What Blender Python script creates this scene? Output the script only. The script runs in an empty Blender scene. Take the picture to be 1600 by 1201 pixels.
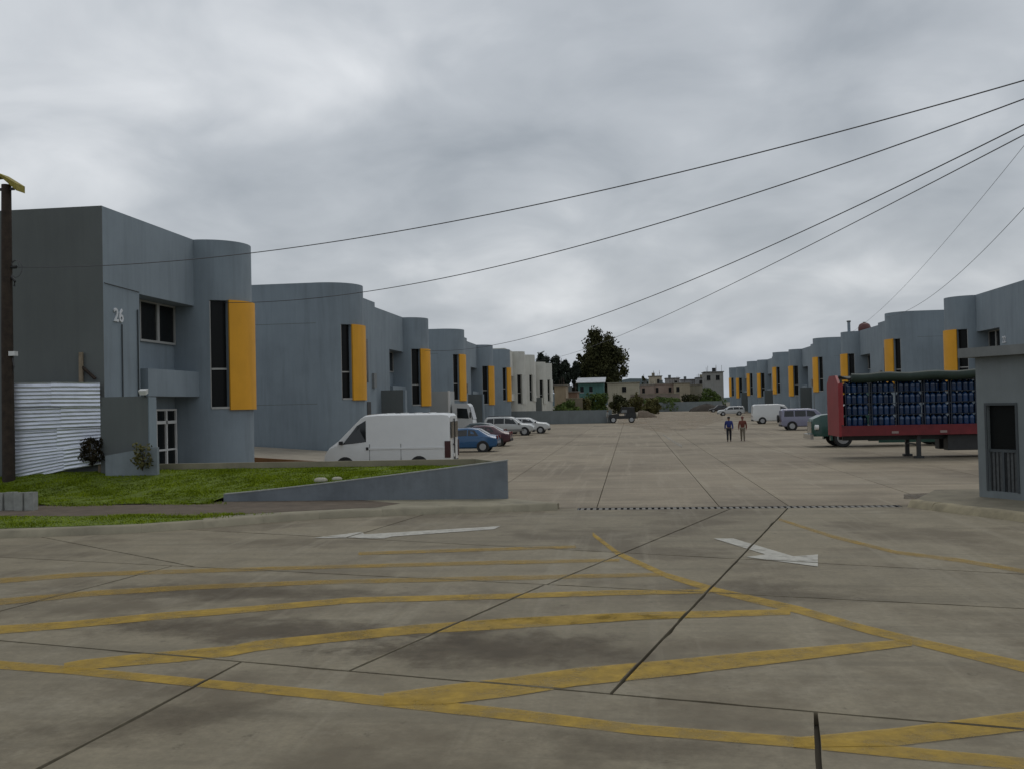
import bpy, bmesh, math, random
import numpy as np
from mathutils import Vector, Matrix, geometry
random.seed(7); rng = np.random.default_rng(7)
R = math.radians
S = bpy.context.scene
C = S.collection

# ------------------------------------------------------------------ camera
CAM_H = 2.7; F = 1500.0
cam = bpy.data.cameras.new('camera'); cam.sensor_width = 36; cam.lens = 36 * F / 1600
cam.clip_start = .1; cam.clip_end = 9000
camo = bpy.data.objects.new('camera', cam); C.objects.link(camo); S.camera = camo
CM = Matrix.Rotation(R(7.00416), 4, 'Z') @ Matrix.Rotation(R(91.21029), 4, 'X') @ Matrix.Rotation(R(-1.3), 4, 'Z')
CM.translation = (0, 0, CAM_H); camo.matrix_world = CM
S.render.resolution_x, S.render.resolution_y = 1024, 768

# ------------------------------------------------------------------ world: overcast sky
SUN_EL, SUN_AZ = 58, 20           # sun ahead of the camera, slightly right, behind cloud
w = bpy.data.worlds.new('World'); S.world = w; w.use_nodes = True
nt = w.node_tree; nt.nodes.clear(); N = nt.nodes.new; L = nt.links.new
out = N('ShaderNodeOutputWorld'); bg = N('ShaderNodeBackground'); bg.inputs[1].default_value = .1
sky = N('ShaderNodeTexSky'); sky.sky_type = 'NISHITA'; sky.sun_disc = False
sky.sun_elevation = R(SUN_EL); sky.sun_rotation = R(SUN_AZ); sky.air_density = 1.5; sky.dust_density = 3
tc = N('ShaderNodeTexCoord'); sep = N('ShaderNodeSeparateXYZ'); L(tc.outputs['Generated'], sep.inputs[0])
def math_n(op, a, b=None, c=None, clamp=False):
    n = N('ShaderNodeMath'); n.operation = op; n.use_clamp = clamp
    for i, v in enumerate((a, b, c)):
        if v is None: continue
        if isinstance(v, (int, float)): n.inputs[i].default_value = v
        else: L(v, n.inputs[i])
    return n.outputs[0]
zc = math_n('MAXIMUM', sep.outputs[2], 0.0)
den = math_n('ADD', zc, .34)
comb = N('ShaderNodeCombineXYZ')
L(math_n('DIVIDE', sep.outputs[0], den), comb.inputs[0]); L(math_n('DIVIDE', sep.outputs[1], den), comb.inputs[1])
comb.inputs[2].default_value = 3.7
def wnoise(scale, detail, rough, dist, off=0):
    mp = N('ShaderNodeMapping'); mp.inputs[1].default_value = (off, off * .7, off * .3); L(comb.outputs[0], mp.inputs[0])
    n = N('ShaderNodeTexNoise'); L(mp.outputs[0], n.inputs['Vector']); n.inputs['Scale'].default_value = scale
    n.inputs['Detail'].default_value = detail; n.inputs['Roughness'].default_value = rough; n.inputs['Distortion'].default_value = dist
    return n.outputs[0]
n1 = wnoise(1.25, 4, .5, .3, 8.4); n2 = wnoise(3.8, 7, .5, .35, 11.0)
cl = math_n('ADD', math_n('MULTIPLY', n1, .6), math_n('MULTIPLY', n2, .4))
rp = N('ShaderNodeValToRGB'); L(cl, rp.inputs[0]); e = rp.color_ramp.elements
e[0].position = .33; e[0].color = (.25, .278, .312, 1)
e[1].position = .66; e[1].color = (.59, .61, .635, 1)
m = rp.color_ramp.elements.new(.5); m.color = (.385, .412, .445, 1)
# towards the horizon the cloud deck is seen edge-on and reads blue grey
hz = N('ShaderNodeMapRange'); L(sep.outputs[2], hz.inputs[0]); hz.inputs[1].default_value = -.02; hz.inputs[2].default_value = .13
hz.inputs[3].default_value = .8; hz.inputs[4].default_value = 0; hz.interpolation_type = 'SMOOTHSTEP'
mx = N('ShaderNodeMix'); mx.data_type = 'RGBA'; L(hz.outputs[0], mx.inputs[0]); L(rp.outputs[0], mx.inputs[6]); mx.inputs[7].default_value = (.33, .37, .425, 1)
sc = N('ShaderNodeVectorMath'); sc.operation = 'SCALE'; L(mx.outputs[2], sc.inputs[0]); sc.inputs['Scale'].default_value = 12.6
fin = N('ShaderNodeMix'); fin.data_type = 'RGBA'; fin.inputs[0].default_value = .94
L(sky.outputs[0], fin.inputs[6]); L(sc.outputs[0], fin.inputs[7]); L(fin.outputs[2], bg.inputs[0]); L(bg.outputs[0], out.inputs[0])
# ------------------------------------------------------------------ sun
sl = bpy.data.lights.new('sun', 'SUN'); sl.energy = .55; sl.angle = R(25); sl.color = (1, .96, .9)
so = bpy.data.objects.new('sun', sl); C.objects.link(so)
d = Vector((math.sin(R(SUN_AZ)) * math.cos(R(SUN_EL)), math.cos(R(SUN_AZ)) * math.cos(R(SUN_EL)), math.sin(R(SUN_EL))))
so.rotation_euler = d.to_track_quat('Z', 'Y').to_euler(); so.location = (0, 20, 60)
# ------------------------------------------------------------------ exposure
S.view_settings.view_transform = 'Standard'; S.view_settings.look = 'None'
S.view_settings.exposure = 0.0; S.view_settings.gamma = 1; S.view_settings.use_curve_mapping = False

# ================================================================== helpers
def ray(px, py):
    return CM.to_3x3() @ Vector(((px - 800) / F, -(py - 600.5) / F, -1))
def g(px, py, z=0.0):
    d = ray(px, py); return d * ((z - CAM_H) / d.z) + Vector((0, 0, CAM_H))
def onY(px, py, Y):
    d = ray(px, py); return d * (Y / d.y) + Vector((0, 0, CAM_H))

MATS = {}
def mat(name, col, rough=.8, var=.12, scale=3.0, bump=0.0, bscale=None, metal=0.0, spec=.5, streak=0.0, col2=None, detail=5, coat=0, stain=0.0, sscale=.35, rnd=0.0, world=True):
    if name in MATS: return MATS[name]
    m = bpy.data.materials.new(name); m.use_nodes = True; MATS[name] = m
    t = m.node_tree; n = t.nodes; l = t.links; b = n['Principled BSDF']
    b.inputs['Roughness'].default_value = rough; b.inputs['Metallic'].default_value = metal
    b.inputs['Specular IOR Level'].default_value = spec; b.inputs['Coat Weight'].default_value = coat
    if world: pos = n.new('ShaderNodeNewGeometry').outputs['Position']
    else: pos = n.new('ShaderNodeTexCoord').outputs['Object']
    c = tuple(col) + (1,)
    if var == 0 and not stain and not streak and not rnd:
        b.inputs['Base Color'].default_value = c
        m.diffuse_color = c; return m
    def noise(vec, s, d=detail, r=.6):
        q = n.new('ShaderNodeTexNoise'); l.new(vec, q.inputs['Vector']); q.inputs['Scale'].default_value = s
        q.inputs['Detail'].default_value = d; q.inputs['Roughness'].default_value = r; return q.outputs[0]
    def mixc(fac, a, bcol, blend='MIX'):
        q = n.new('ShaderNodeMix'); q.data_type = 'RGBA'; q.blend_type = blend
        if isinstance(fac, (int, float)): q.inputs[0].default_value = fac
        else: l.new(fac, q.inputs[0])
        for i, v in ((6, a), (7, bcol)):
            if isinstance(v, tuple): q.inputs[i].default_value = v
            else: l.new(v, q.inputs[i])
        return q.outputs[2]
    def mr(v, a, bb, c0, c1):
        q = n.new('ShaderNodeMapRange'); l.new(v, q.inputs[0]); q.inputs[1].default_value = a; q.inputs[2].default_value = bb
        q.inputs[3].default_value = c0; q.inputs[4].default_value = c1; return q.outputs[0]
    nz = noise(pos, scale)
    lo = tuple(x * (1 - var) for x in col) + (1,); hi = (tuple(x * (1 + var) for x in col) if col2 is None else tuple(col2)) + (1,)
    o = mixc(mr(nz, .3, .7, 0, 1), lo, hi)
    if stain:
        sn = noise(pos, sscale, 6, .62); o = mixc(mr(sn, .47, .68, 0, stain), o, tuple(x * .45 for x in col) + (1,))
    if streak:
        mp = n.new('ShaderNodeMapping'); mp.inputs[3].default_value = (2.2, 2.2, .18); l.new(pos, mp.inputs[0])
        sn = noise(mp.outputs[0], 1.0, 5, .65); o = mixc(mr(sn, .48, .75, 0, streak), o, tuple(x * .55 for x in col) + (1,))
        sn2 = noise(mp.outputs[0], 2.3, 4, .6); o = mixc(mr(sn2, .52, .8, 0, streak * .6), o, tuple(min(1, x * 1.35) for x in col) + (1,))
    if rnd:
        oi = n.new('ShaderNodeObjectInfo'); rv = mr(oi.outputs['Random'], 0, 1, 1 - rnd, 1 + rnd)
        q = n.new('ShaderNodeVectorMath'); q.operation = 'SCALE'; l.new(o, q.inputs[0]); l.new(rv, q.inputs['Scale']); o = q.outputs[0]
    l.new(o, b.inputs['Base Color'])
    if bump:
        bn = noise(pos, bscale or scale * 6, 4, .6); bp = n.new('ShaderNodeBump'); bp.inputs['Strength'].default_value = bump
        bp.inputs['Distance'].default_value = .02; l.new(bn, bp.inputs['Height']); l.new(bp.outputs[0], b.inputs['Normal'])
    m.diffuse_color = c
    return m

def paint_mat(name, col, lo, hi, scale=2.2):
    """worn road paint: patches where the concrete shows through"""
    m = mat(name, col, .75, .14, 5, .1)
    t = m.node_tree; n = t.nodes; l = t.links; b = n['Principled BSDF']
    pos = n.new('ShaderNodeNewGeometry').outputs['Position']
    a = n.new('ShaderNodeTexNoise'); l.new(pos, a.inputs['Vector']); a.inputs['Scale'].default_value = scale; a.inputs['Detail'].default_value = 9; a.inputs['Roughness'].default_value = .72
    mr = n.new('ShaderNodeMapRange'); l.new(a.outputs[0], mr.inputs[0]); mr.inputs[1].default_value = lo; mr.inputs[2].default_value = hi; mr.inputs[3].default_value = .08; mr.inputs[4].default_value = .95
    l.new(mr.outputs[0], b.inputs['Alpha']); return m

class MB:
    def __init__(s): s.bm = bmesh.new()
    def face(s, pts):
        try: return s.bm.faces.new([s.bm.verts.new(p) for p in pts])
        except ValueError: return None
    def box(s, x0, x1, y0, y1, z0, z1):
        v = [s.bm.verts.new(p) for p in ((x0,y0,z0),(x1,y0,z0),(x1,y1,z0),(x0,y1,z0),(x0,y0,z1),(x1,y0,z1),(x1,y1,z1),(x0,y1,z1))]
        for f in ((0,3,2,1),(4,5,6,7),(0,1,5,4),(1,2,6,5),(2,3,7,6),(3,0,4,7)): s.bm.faces.new([v[i] for i in f])
        return s
    def prism(s, poly, z0, z1, top=True, bottom=True):
        a = [s.bm.verts.new((p[0], p[1], z0)) for p in poly]; b = [s.bm.verts.new((p[0], p[1], z1)) for p in poly]
        k = len(poly)
        for i in range(k): s.bm.faces.new((a[i], a[(i+1) % k], b[(i+1) % k], b[i]))
        if top: s.bm.faces.new(b)
        if bottom: s.bm.faces.new(a[::-1])
        return s
    def extr(s, pts, vec):
        """extrude a planar polygon (3D points) along vec"""
        vec = Vector(vec); a = [s.bm.verts.new(p) for p in pts]; b = [s.bm.verts.new(Vector(p) + vec) for p in pts]; k = len(pts)
        for i in range(k): s.bm.faces.new((a[i], a[(i+1) % k], b[(i+1) % k], b[i]))
        s.bm.faces.new(b); s.bm.faces.new(a[::-1]); return s
    def tube(s, pts, rad, seg=8, caps=True):
        pts = [Vector(p) for p in pts]; rings = []
        for i, p in enumerate(pts):
            t = (pts[min(i+1, len(pts)-1)] - pts[max(i-1, 0)]).normalized()
            u = t.cross(Vector((0, 0, 1)));
            if u.length < .05: u = t.cross(Vector((1, 0, 0)))
            u.normalize(); v = t.cross(u)
            r = rad[i] if hasattr(rad, '__len__') else rad
            rings.append([s.bm.verts.new(p + (u * math.cos(a) + v * math.sin(a)) * r) for a in (2 * math.pi * k / seg for k in range(seg))])
        for A, B in zip(rings, rings[1:]):
            for k in range(seg): s.bm.faces.new((A[k], A[(k+1) % seg], B[(k+1) % seg], B[k]))
        if caps: s.bm.faces.new(rings[0][::-1]); s.bm.faces.new(rings[-1])
        return s
    def loft(s, rings, closed=True, caps=True):
        vs = [[s.bm.verts.new(p) for p in r] for r in rings]; k = len(vs[0])
        for A, B in zip(vs, vs[1:]):
            for i in range(k if closed else k - 1):
                try: s.bm.faces.new((A[i], A[(i+1) % k], B[(i+1) % k], B[i]))
                except ValueError: pass
        if caps: s.bm.faces.new(vs[0][::-1]); s.bm.faces.new(vs[-1])
        return s
    def build(s, name, m, parent=None, smooth=False, bevel=0, loc=None):
        bm = s.bm
        bmesh.ops.remove_doubles(bm, verts=bm.verts, dist=1e-5)
        bmesh.ops.recalc_face_normals(bm, faces=bm.faces)
        if bevel: bmesh.ops.bevel(bm, geom=[e for e in bm.edges if len(e.link_faces) == 2 and e.calc_face_angle(0) > .6], offset=bevel, segments=1, affect='EDGES', clamp_overlap=True)
        me = bpy.data.meshes.new(name); bm.to_mesh(me); bm.free()
        if smooth:
            me.polygons.foreach_set('use_smooth', [True] * len(me.polygons)); me.set_sharp_from_angle(angle=R(smooth if smooth is not True else 35))
        me.materials.append(m)
        o = bpy.data.objects.new(name, me); C.objects.link(o); o.parent = parent
        if loc: o.location = loc
        return o
def raw(name, verts, faces, m, parent=None, smooth=False):
    me = bpy.data.meshes.new(name); me.from_pydata(verts, [], faces); me.update(); me.materials.append(m)
    if smooth: me.polygons.foreach_set('use_smooth', [True] * len(me.polygons))
    o = bpy.data.objects.new(name, me); C.objects.link(o); o.parent = parent; return o
def quads(name, arr, m, parent=None, k=4):
    """arr: (n,k,3) numpy, one face each"""
    n = len(arr); me = bpy.data.meshes.new(name)
    me.vertices.add(n * k); me.vertices.foreach_set('co', arr.reshape(-1).astype(np.float32))
    me.loops.add(n * k); me.loops.foreach_set('vertex_index', np.arange(n * k, dtype=np.int32))
    me.polygons.add(n); me.polygons.foreach_set('loop_start', np.arange(0, n * k, k, dtype=np.int32))
    me.update(calc_edges=True); me.validate(); me.materials.append(m)
    o = bpy.data.objects.new(name, me); C.objects.link(o); o.parent = parent; return o
def tag(o, label=None, cat=None, group=None, kind=None):
    if label: o['label'] = label
    if cat: o['category'] = cat
    if group: o['group'] = group
    if kind: o['kind'] = kind
    return o
def thing(name, label, cat, loc=(0,0,0), rz=0, group=None):
    o = bpy.data.objects.new(name, None); C.objects.link(o); o.location = loc; o.rotation_euler = (0, 0, rz); o.empty_display_size = .3
    return tag(o, label, cat, group)
def copy_tree(o, parent=None):
    c = o.copy(); C.objects.link(c); c.parent = parent
    for ch in list(o.children): copy_tree(ch, c)
    return c
def copy_obj(o, parent, loc=None):
    c = o.copy(); C.objects.link(c); c.parent = parent
    if loc is not None: c.location = loc
    return c

# ================================================================== materials
def concrete(name, base, brown, pale, s_big, s_mid, rndv):
    """broom-finished slab concrete: mottling, brown oil and dirt stains, pale worn patches, tyre and broom streaks, fine grain"""
    m = bpy.data.materials.new(name); m.use_nodes = True; MATS[name] = m
    n = m.node_tree.nodes; l = m.node_tree.links; b = n['Principled BSDF']; b.inputs['Roughness'].default_value = .8; b.inputs['Specular IOR Level'].default_value = .35
    pos = n.new('ShaderNodeNewGeometry').outputs['Position']
    def noise(sc, d, r, stretch=None, rot=0, off=0):
        mp = n.new('ShaderNodeMapping'); mp.inputs[1].default_value = (off, off*.6, 0); mp.inputs[2].default_value = (0, 0, R(rot)); mp.inputs[3].default_value = stretch or (1, 1, 1); l.new(pos, mp.inputs[0])
        q = n.new('ShaderNodeTexNoise'); l.new(mp.outputs[0], q.inputs['Vector']); q.inputs['Scale'].default_value = sc; q.inputs['Detail'].default_value = d; q.inputs['Roughness'].default_value = r; return q.outputs[0]
    def mr(v, a, bb, c0, c1):
        q = n.new('ShaderNodeMapRange'); l.new(v, q.inputs[0]); q.inputs[1].default_value = a; q.inputs[2].default_value = bb; q.inputs[3].default_value = c0; q.inputs[4].default_value = c1; return q.outputs[0]
    def mixc(fac, a, c, blend='MIX'):
        q = n.new('ShaderNodeMix'); q.data_type = 'RGBA'; q.blend_type = blend; l.new(fac, q.inputs[0])
        for i, v in ((6, a), (7, c)):
            if isinstance(v, tuple): q.inputs[i].default_value = v+(1,)
            else: l.new(v, q.inputs[i])
        return q.outputs[2]
    o = mixc(mr(noise(s_mid, 6, .6), .32, .68, 0, 1), tuple(x*.86 for x in base), tuple(x*1.14 for x in base))
    o = mixc(mr(noise(s_big, 7, .66, off=31), .49, .6, 0, .8), o, brown)
    o = mixc(mr(noise(s_big*1.7, 7, .7, off=77), .54, .68, 0, .65), o, pale)
    o = mixc(mr(noise(1.0, 5, .6, (.12, 2.2, 1), -14, 5), .52, .66, 0, .55), o, tuple(x*.62 for x in base))
    o = mixc(mr(noise(1.0, 5, .6, (2.6, .1, 1), 4, 15), .54, .68, 0, .45), o, pale)
    o = mixc(mr(noise(11, 8, .8), .38, .66, 0, .55), o, tuple(x*.55 for x in base))
    o = mixc(mr(noise(3.3, 8, .8, off=3), .6, .68, 0, .65), o, tuple(x*.5 for x in brown))
    oi = n.new('ShaderNodeObjectInfo'); q = n.new('ShaderNodeVectorMath'); q.operation = 'SCALE'; l.new(o, q.inputs[0]); l.new(mr(oi.outputs['Random'], 0, 1, 1-rndv, 1+rndv), q.inputs['Scale'])
    l.new(q.outputs[0], b.inputs['Base Color'])
    bp = n.new('ShaderNodeBump'); bp.inputs['Strength'].default_value = .35; bp.inputs['Distance'].default_value = .01; l.new(noise(1, 5, .6, (22, 60, 1), 8), bp.inputs['Height']); l.new(bp.outputs[0], b.inputs['Normal'])
    return m
CONC = concrete('concrete_pavement', (.25, .214, .146), (.125, .099, .063), (.325, .288, .212), .3, 1.3, .07)
CONC_LOT = concrete('concrete_lot', (.31, .258, .182), (.175, .14, .096), (.41, .352, .262), .13, .6, .09)
KERBM = mat('kerb_concrete', (.28, .25, .175), .85, .22, 2.2, .4, 25, stain=.75, sscale=1.1)
SOIL = mat('soil', (.115, .088, .062), .95, .25, 2.5, .5, 20)
GROUND = mat('ground_soil', (.13, .115, .085), .95, .25, .4, .3, 4)
YEL = paint_mat('yellow_paint', (.43, .272, .026), .2, .68, 2.2)
YELF = paint_mat('yellow_paint_faded', (.40, .25, .03), .26, .85, 1.7)
WHT = paint_mat('white_paint', (.46, .44, .38), .22, .5, 3)
TAN = paint_mat('tan_dirt', (.30, .225, .14), .5, .62, .35)
GREY = mat('grey_plaster', (.222, .268, .302), .78, .08, .35, .15, 14, streak=.42, stain=.16, sscale=.5)
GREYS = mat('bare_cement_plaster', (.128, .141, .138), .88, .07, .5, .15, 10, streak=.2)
GREYB = mat('grey_block_paint', (.185, .208, .212), .85, .09, 1.2, .3, 9, streak=.35)
ORNG = mat('orange_panel', (.74, .35, .012), .6, .07, .7, streak=.25, rnd=.06)
WALLW = mat('white_plaster', (.56, .555, .50), .85, .08, .6, streak=.3)
GLASS = mat('dark_glass', (.009, .01, .01), .25, 0, spec=.14)
GLASSC = mat('car_glass', (.012, .014, .015), .08, 0, spec=.6)
ALU = mat('aluminium_frame', (.42, .42, .40), .45, .05, 4, metal=.3)
DARKM = mat('dark_metal', (.025, .026, .027), .5, .2, 5)
BLACK = mat('black_plastic', (.015, .015, .016), .55, 0)
RUBBER = mat('tyre_rubber', (.02, .02, .02), .85, .1, 8)
RIM = mat('wheel_rim', (.42, .43, .44), .35, .05, 4, metal=.7)
ZINC = mat('zinc_sheet', (.75, .78, .86), .34, .08, 2, metal=.6)
WOOD = mat('creosote_pole', (.038, .026, .018), .9, .35, 5, .4, 30)
WOOD2 = mat('raw_timber', (.25, .2, .14), .9, .2, 6)
LAWN = mat('lawn_soil', (.11, .15, .014), .95, .3, 3, .3, 20)
GRASS = mat('grass_blades', (.14, .2, .009), .8, .3, .6, col2=(.25, .32, .016), spec=.1)
WIRE = mat('cable', (.075, .075, .08), .6, 0)
CHROME = mat('chrome', (.6, .6, .6), .2, 0, metal=1)
LAMPW = mat('lamp_white', (.7, .7, .68), .3, 0)
TAIL = mat('tail_lamp', (.16, .006, .008), .25, 0)

# ================================================================== pavement of slabs with recessed joints
def clip(poly, a, b):
    """keep the part of convex poly left of the line a->b"""
    res = []
    dx, dy = b[0]-a[0], b[1]-a[1]
    side = lambda p: dx*(p[1]-a[1]) - dy*(p[0]-a[0])
    for i in range(len(poly)):
        p, q = poly[i], poly[(i+1) % len(poly)]; sp, sq = side(p), side(q)
        if sp >= 0: res.append(p)
        if sp * sq < 0: t = sp/(sp-sq); res.append((p[0]+t*(q[0]-p[0]), p[1]+t*(q[1]-p[1])))
    return res
def area(p): return abs(sum(p[i][0]*p[(i+1) % len(p)][1]-p[(i+1) % len(p)][0]*p[i][1] for i in range(len(p)))/2) if len(p) > 2 else 0
def split(polys, a, b):
    r = []
    for p in polys:
        for q in (clip(p, a, b), clip(p, b, a)):
            if area(q) > .05: r.append(q)
    return r
def shrink(poly, dd):
    if sum(poly[i][0]*poly[(i+1) % len(poly)][1]-poly[(i+1) % len(poly)][0]*poly[i][1] for i in range(len(poly))) < 0: poly = poly[::-1]
    r = poly
    for i in range(len(poly)):
        p, q = Vector(poly[i]), Vector(poly[(i+1) % len(poly)])
        if (q-p).length < 1e-4: continue
        nrm = Vector((-(q-p).y, (q-p).x)).normalized()*dd
        r = clip(r, tuple(p+nrm), tuple(q+nrm))
        if len(r) < 3: return r
    return r
def px(p): v = g(*p); return (v.x, v.y)
front = [(-40, -12), (40, -12), (40, 24.48), (-40, 24.48)]
J1 = ((-7.62, 10.8), (3.07, 8.2)); J6 = ((-7.62, 16.03), (4.84, 12.81)); J7 = ((-6.46, 19.76), (-.36, 17.51))
s1 = clip(front, J1[1], J1[0]); rest = clip(front, *J1)
s2 = clip(rest, J6[1], J6[0]); rest = clip(rest, *J6)
s3 = clip(rest, J7[1], J7[0]); s4 = clip(rest, *J7)
def cuts(poly, lines):
    ps = [poly]
    for a, b in lines: ps = split(ps, a, b)
    return ps
vl = lambda x, sk=.18: ((x, 0), (x+sk*10, 10))
slabs_front = cuts(s1, [((-4.56, 6.89), (-4.23, 10)), ((1.3, 7.26), (1.52, 8.6)), vl(-13), vl(7)]) \
    + cuts(s2, [((-2.91, 9.78), (-1.71, 13.33)), ((-.22, 9.12), (1.08, 14.13)), vl(-11), vl(5.2), vl(12)]) \
    + cuts(s3, [((-1.71, 13.33), (.5, 19.29)), ((1.08, 14.13), (3.07, 21.69)), ((-12.54, 19.61), (-7.62, 16.03)), vl(4.5), vl(11)]) \
    + cuts(s4, [((-1.71, 13.33), (.5, 19.29)), ((1.08, 14.13), (3.07, 21.69)), vl(-9.5), vl(5), vl(11)])
pav = tag(bpy.data.objects.new('street_pavement', None), kind='structure'); C.objects.link(pav)
SLABS = []
def slab_obj(poly, parent, m, gap):
    q = shrink(poly, gap)
    if area(q) < .05: return
    SLABS.append(shrink(poly, gap+.008))
    cx = sum(p[0] for p in q)/len(q); cy = sum(p[1] for p in q)/len(q); rag = []
    near_ = m is CONC
    for i in range(len(q)):
        a, b = Vector(q[i]), Vector(q[(i+1) % len(q)]); ln = (b-a).length
        k = max(1, min(36, int(ln/.3))) if near_ and abs(cx) < 25 else 1
        nn = Vector((-(b-a).y, (b-a).x)).normalized() if ln > 1e-6 else Vector((0, 0))
        for j in range(k):
            p = a+(b-a)*(j/k)
            if j: p = p + nn*(abs(random.gauss(0, .004))+(.018 if random.random() < .06 else 0))
            rag.append((p.x, p.y))
    MB().prism(rag, -.12, 0, bottom=False).build('slab', m, parent)
for p in slabs_front: slab_obj(p, pav, CONC, .017)
lot = tag(bpy.data.objects.new('lot_pavement', None), kind='structure'); C.objects.link(lot)
xs = [-34, -16.2, -12.2, -8.2, -4.3, -.93, 2.18, 3.9, 7.6, 11.4, 15.2, 19, 22.8, 40]
ys = [24.96] + [24.96 + 5.6*i for i in range(1, 19)] + [129.5]
for i in range(len(xs)-1):
    for j in range(len(ys)-1):
        slab_obj([(xs[i], ys[j]), (xs[i+1], ys[j]), (xs[i+1], ys[j+1]), (xs[i], ys[j+1])], lot, CONC_LOT, .012)
for x0, x1 in ((-34, -4.3), (-4.3, 2.2), (2.2, 7.6), (7.6, 15.2), (15.2, 40)):
    for y0, y1 in ((129.5, 160), (160, 200), (200, 262)):
        slab_obj([(x0, y0), (x1, y0), (x1, y1), (x0, y1)], lot, CONC_LOT, .012)
# bed under the slabs and open country beyond: one sheet
tag(raw('ground', [(-5000, -600, -.125), (5000, -600, -.125), (5000, 6000, -.125), (-5000, 6000, -.125)], [(0, 1, 2, 3)], GROUND), kind='structure')

# trench drain across the entrance
dr = thing('trench_drain', 'long steel trench drain grate across the lot entrance', 'drain', (-1.37, 24.72, 0))
MB().box(-.04, 7.9, -.232, -.19, -.12, -.006).box(-.04, 7.9, .19, .232, -.12, -.006).box(-.04, 0, -.19, .19, -.12, -.006).box(7.86, 7.9, -.19, .19, -.12, -.006).build('frame', DARKM, dr)
MB().box(0, 7.86, -.19, .19, -.122, -.118).build('channel', BLACK, dr)
barm = mat('grate_bar', (.19, .175, .15), .75, .2, 6)
b0 = None
for i in range(50):
    x = .078 + .156*i
    if b0 is None: b0 = MB().box(-.043, .043, -.185, .185, -.05, -.004).build('bar', barm, dr, loc=(x, 0, 0))
    else: copy_obj(b0, dr, (x, 0, 0))
tag(MB().box(-40, -1.42, 24.5, 24.945, -.12, -.002).build('drain_edge', CONC), kind='structure')
tag(MB().box(6.56, 40, 24.5, 24.945, -.12, -.002).build('drain_edge', CONC), kind='structure')

# ------------------------------------------------------------------ painted markings
mk = 0
def marking(name, tris, m):
    """tris: convex ground polygons, cut by the slab joints so that the joints stay open"""
    global mk
    bm = MB(); z = .003 + .0004*mk; mk += 1
    for t in tris:
        for s in SLABS:
            q = t
            cx = sum(p[0] for p in s)/len(s); cy = sum(p[1] for p in s)/len(s)
            for i in range(len(s)):
                q = clip(q, s[i], s[(i+1) % len(s)])
                if len(q) < 3: break
            if len(q) >= 3 and area(q) > 1e-4: bm.face([(a, b, z) for a, b in q])
    return tag(bm.build(name, m), kind='structure')
def ccw(p): return p if sum(p[i][0]*p[(i+1) % len(p)][1]-p[(i+1) % len(p)][0]*p[i][1] for i in range(len(p))) > 0 else p[::-1]
def band(rows, m, name='yellow_line'):
    # resample and wobble the hand-painted edge a little
    rr = []
    for (x0, a0, b0), (x1, a1, b1) in zip(rows, rows[1:]):
        k = max(1, int(abs(x1-x0)/60))
        for i in range(k): t = i/k; rr.append((x0+(x1-x0)*t, a0+(a1-a0)*t, b0+(b1-b0)*t))
    rr.append(rows[-1])
    polys = []
    for (x0, a0, b0), (x1, a1, b1) in zip(rr, rr[1:]):
        polys.append(ccw([px((x0, b0)), px((x1, b1)), px((x1, a1)), px((x0, a0))]))
    return marking(name, polys, m)
def grime(i, c, rx, ry, rot, strength):
    """soft-edged oily stain lying on the slabs: ragged ellipse"""
    m = mat('oil_grime_%d' % i, (.092, .068, .042), .8, .25, 4); n = m.node_tree.nodes; l = m.node_tree.links; b = n['Principled BSDF']
    pos = n.new('ShaderNodeNewGeometry').outputs['Position']; cen = g(*c)
    mp = n.new('ShaderNodeMapping'); mp.vector_type = 'TEXTURE'; mp.inputs[1].default_value = (cen.x, cen.y, 0); mp.inputs[2].default_value = (0, 0, R(rot)); mp.inputs[3].default_value = (rx, ry, 50); l.new(pos, mp.inputs[0])
    ln = n.new('ShaderNodeVectorMath'); ln.operation = 'LENGTH'; l.new(mp.outputs[0], ln.inputs[0])
    q = n.new('ShaderNodeTexNoise'); l.new(pos, q.inputs['Vector']); q.inputs['Scale'].default_value = 1.6; q.inputs['Detail'].default_value = 8; q.inputs['Roughness'].default_value = .7
    a = n.new('ShaderNodeMath'); a.operation = 'MULTIPLY_ADD'; l.new(q.outputs[0], a.inputs[0]); a.inputs[1].default_value = 1.9; l.new(ln.outputs['Value'], a.inputs[2])
    r = n.new('ShaderNodeMapRange'); r.interpolation_type = 'SMOOTHSTEP'; l.new(a.outputs[0], r.inputs[0]); r.inputs[1].default_value = 1.0; r.inputs[2].default_value = 1.85; r.inputs[3].default_value = strength; r.inputs[4].default_value = 0
    l.new(r.outputs[0], b.inputs['Alpha'])
    cs, sn = math.cos(R(rot)), math.sin(R(rot))
    marking('grime_patch', [ccw([(cen.x+cs*u*rx-sn*v*ry, cen.y+sn*u*rx+cs*v*ry) for u, v in ((-1.6, -1.6), (1.6, -1.6), (1.6, 1.6), (-1.6, 1.6))])], m)
for i, a in enumerate((((430, 985), 3.6, 1.0, -8, .55), ((760, 1012), 2.3, 1.2, 0, .5), ((400, 925), 4.0, .9, -6, .38), ((980, 1165), 1.5, .5, -8, .3), ((1180, 930), 2.4, 1.5, 10, .28), ((250, 1130), 1.6, .7, 30, .35))): grime(i, *a)
band([(-300,1006,1020),(0,1032,1045),(100,1040,1052),(300,1059,1072),(500,1077,1092),(650,1092,1109),(800,1107,1125),(1000,1132,1148),(1225,1149,1166),(1600,1184,1203),(1900,1214,1236)], YEL)
band([(926,831,837),(965,860,868),(1040,894,902),(1125,919,929),(1250,947,959),(1350,976,988),(1450,1000,1013),(1600,1033,1050),(1900,1100,1122)], YEL)
band([(1217,809,812.5),(1300,835,840),(1400,860,865),(1500,872,878),(1600,889,895),(1800,915,922)], YELF)
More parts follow.
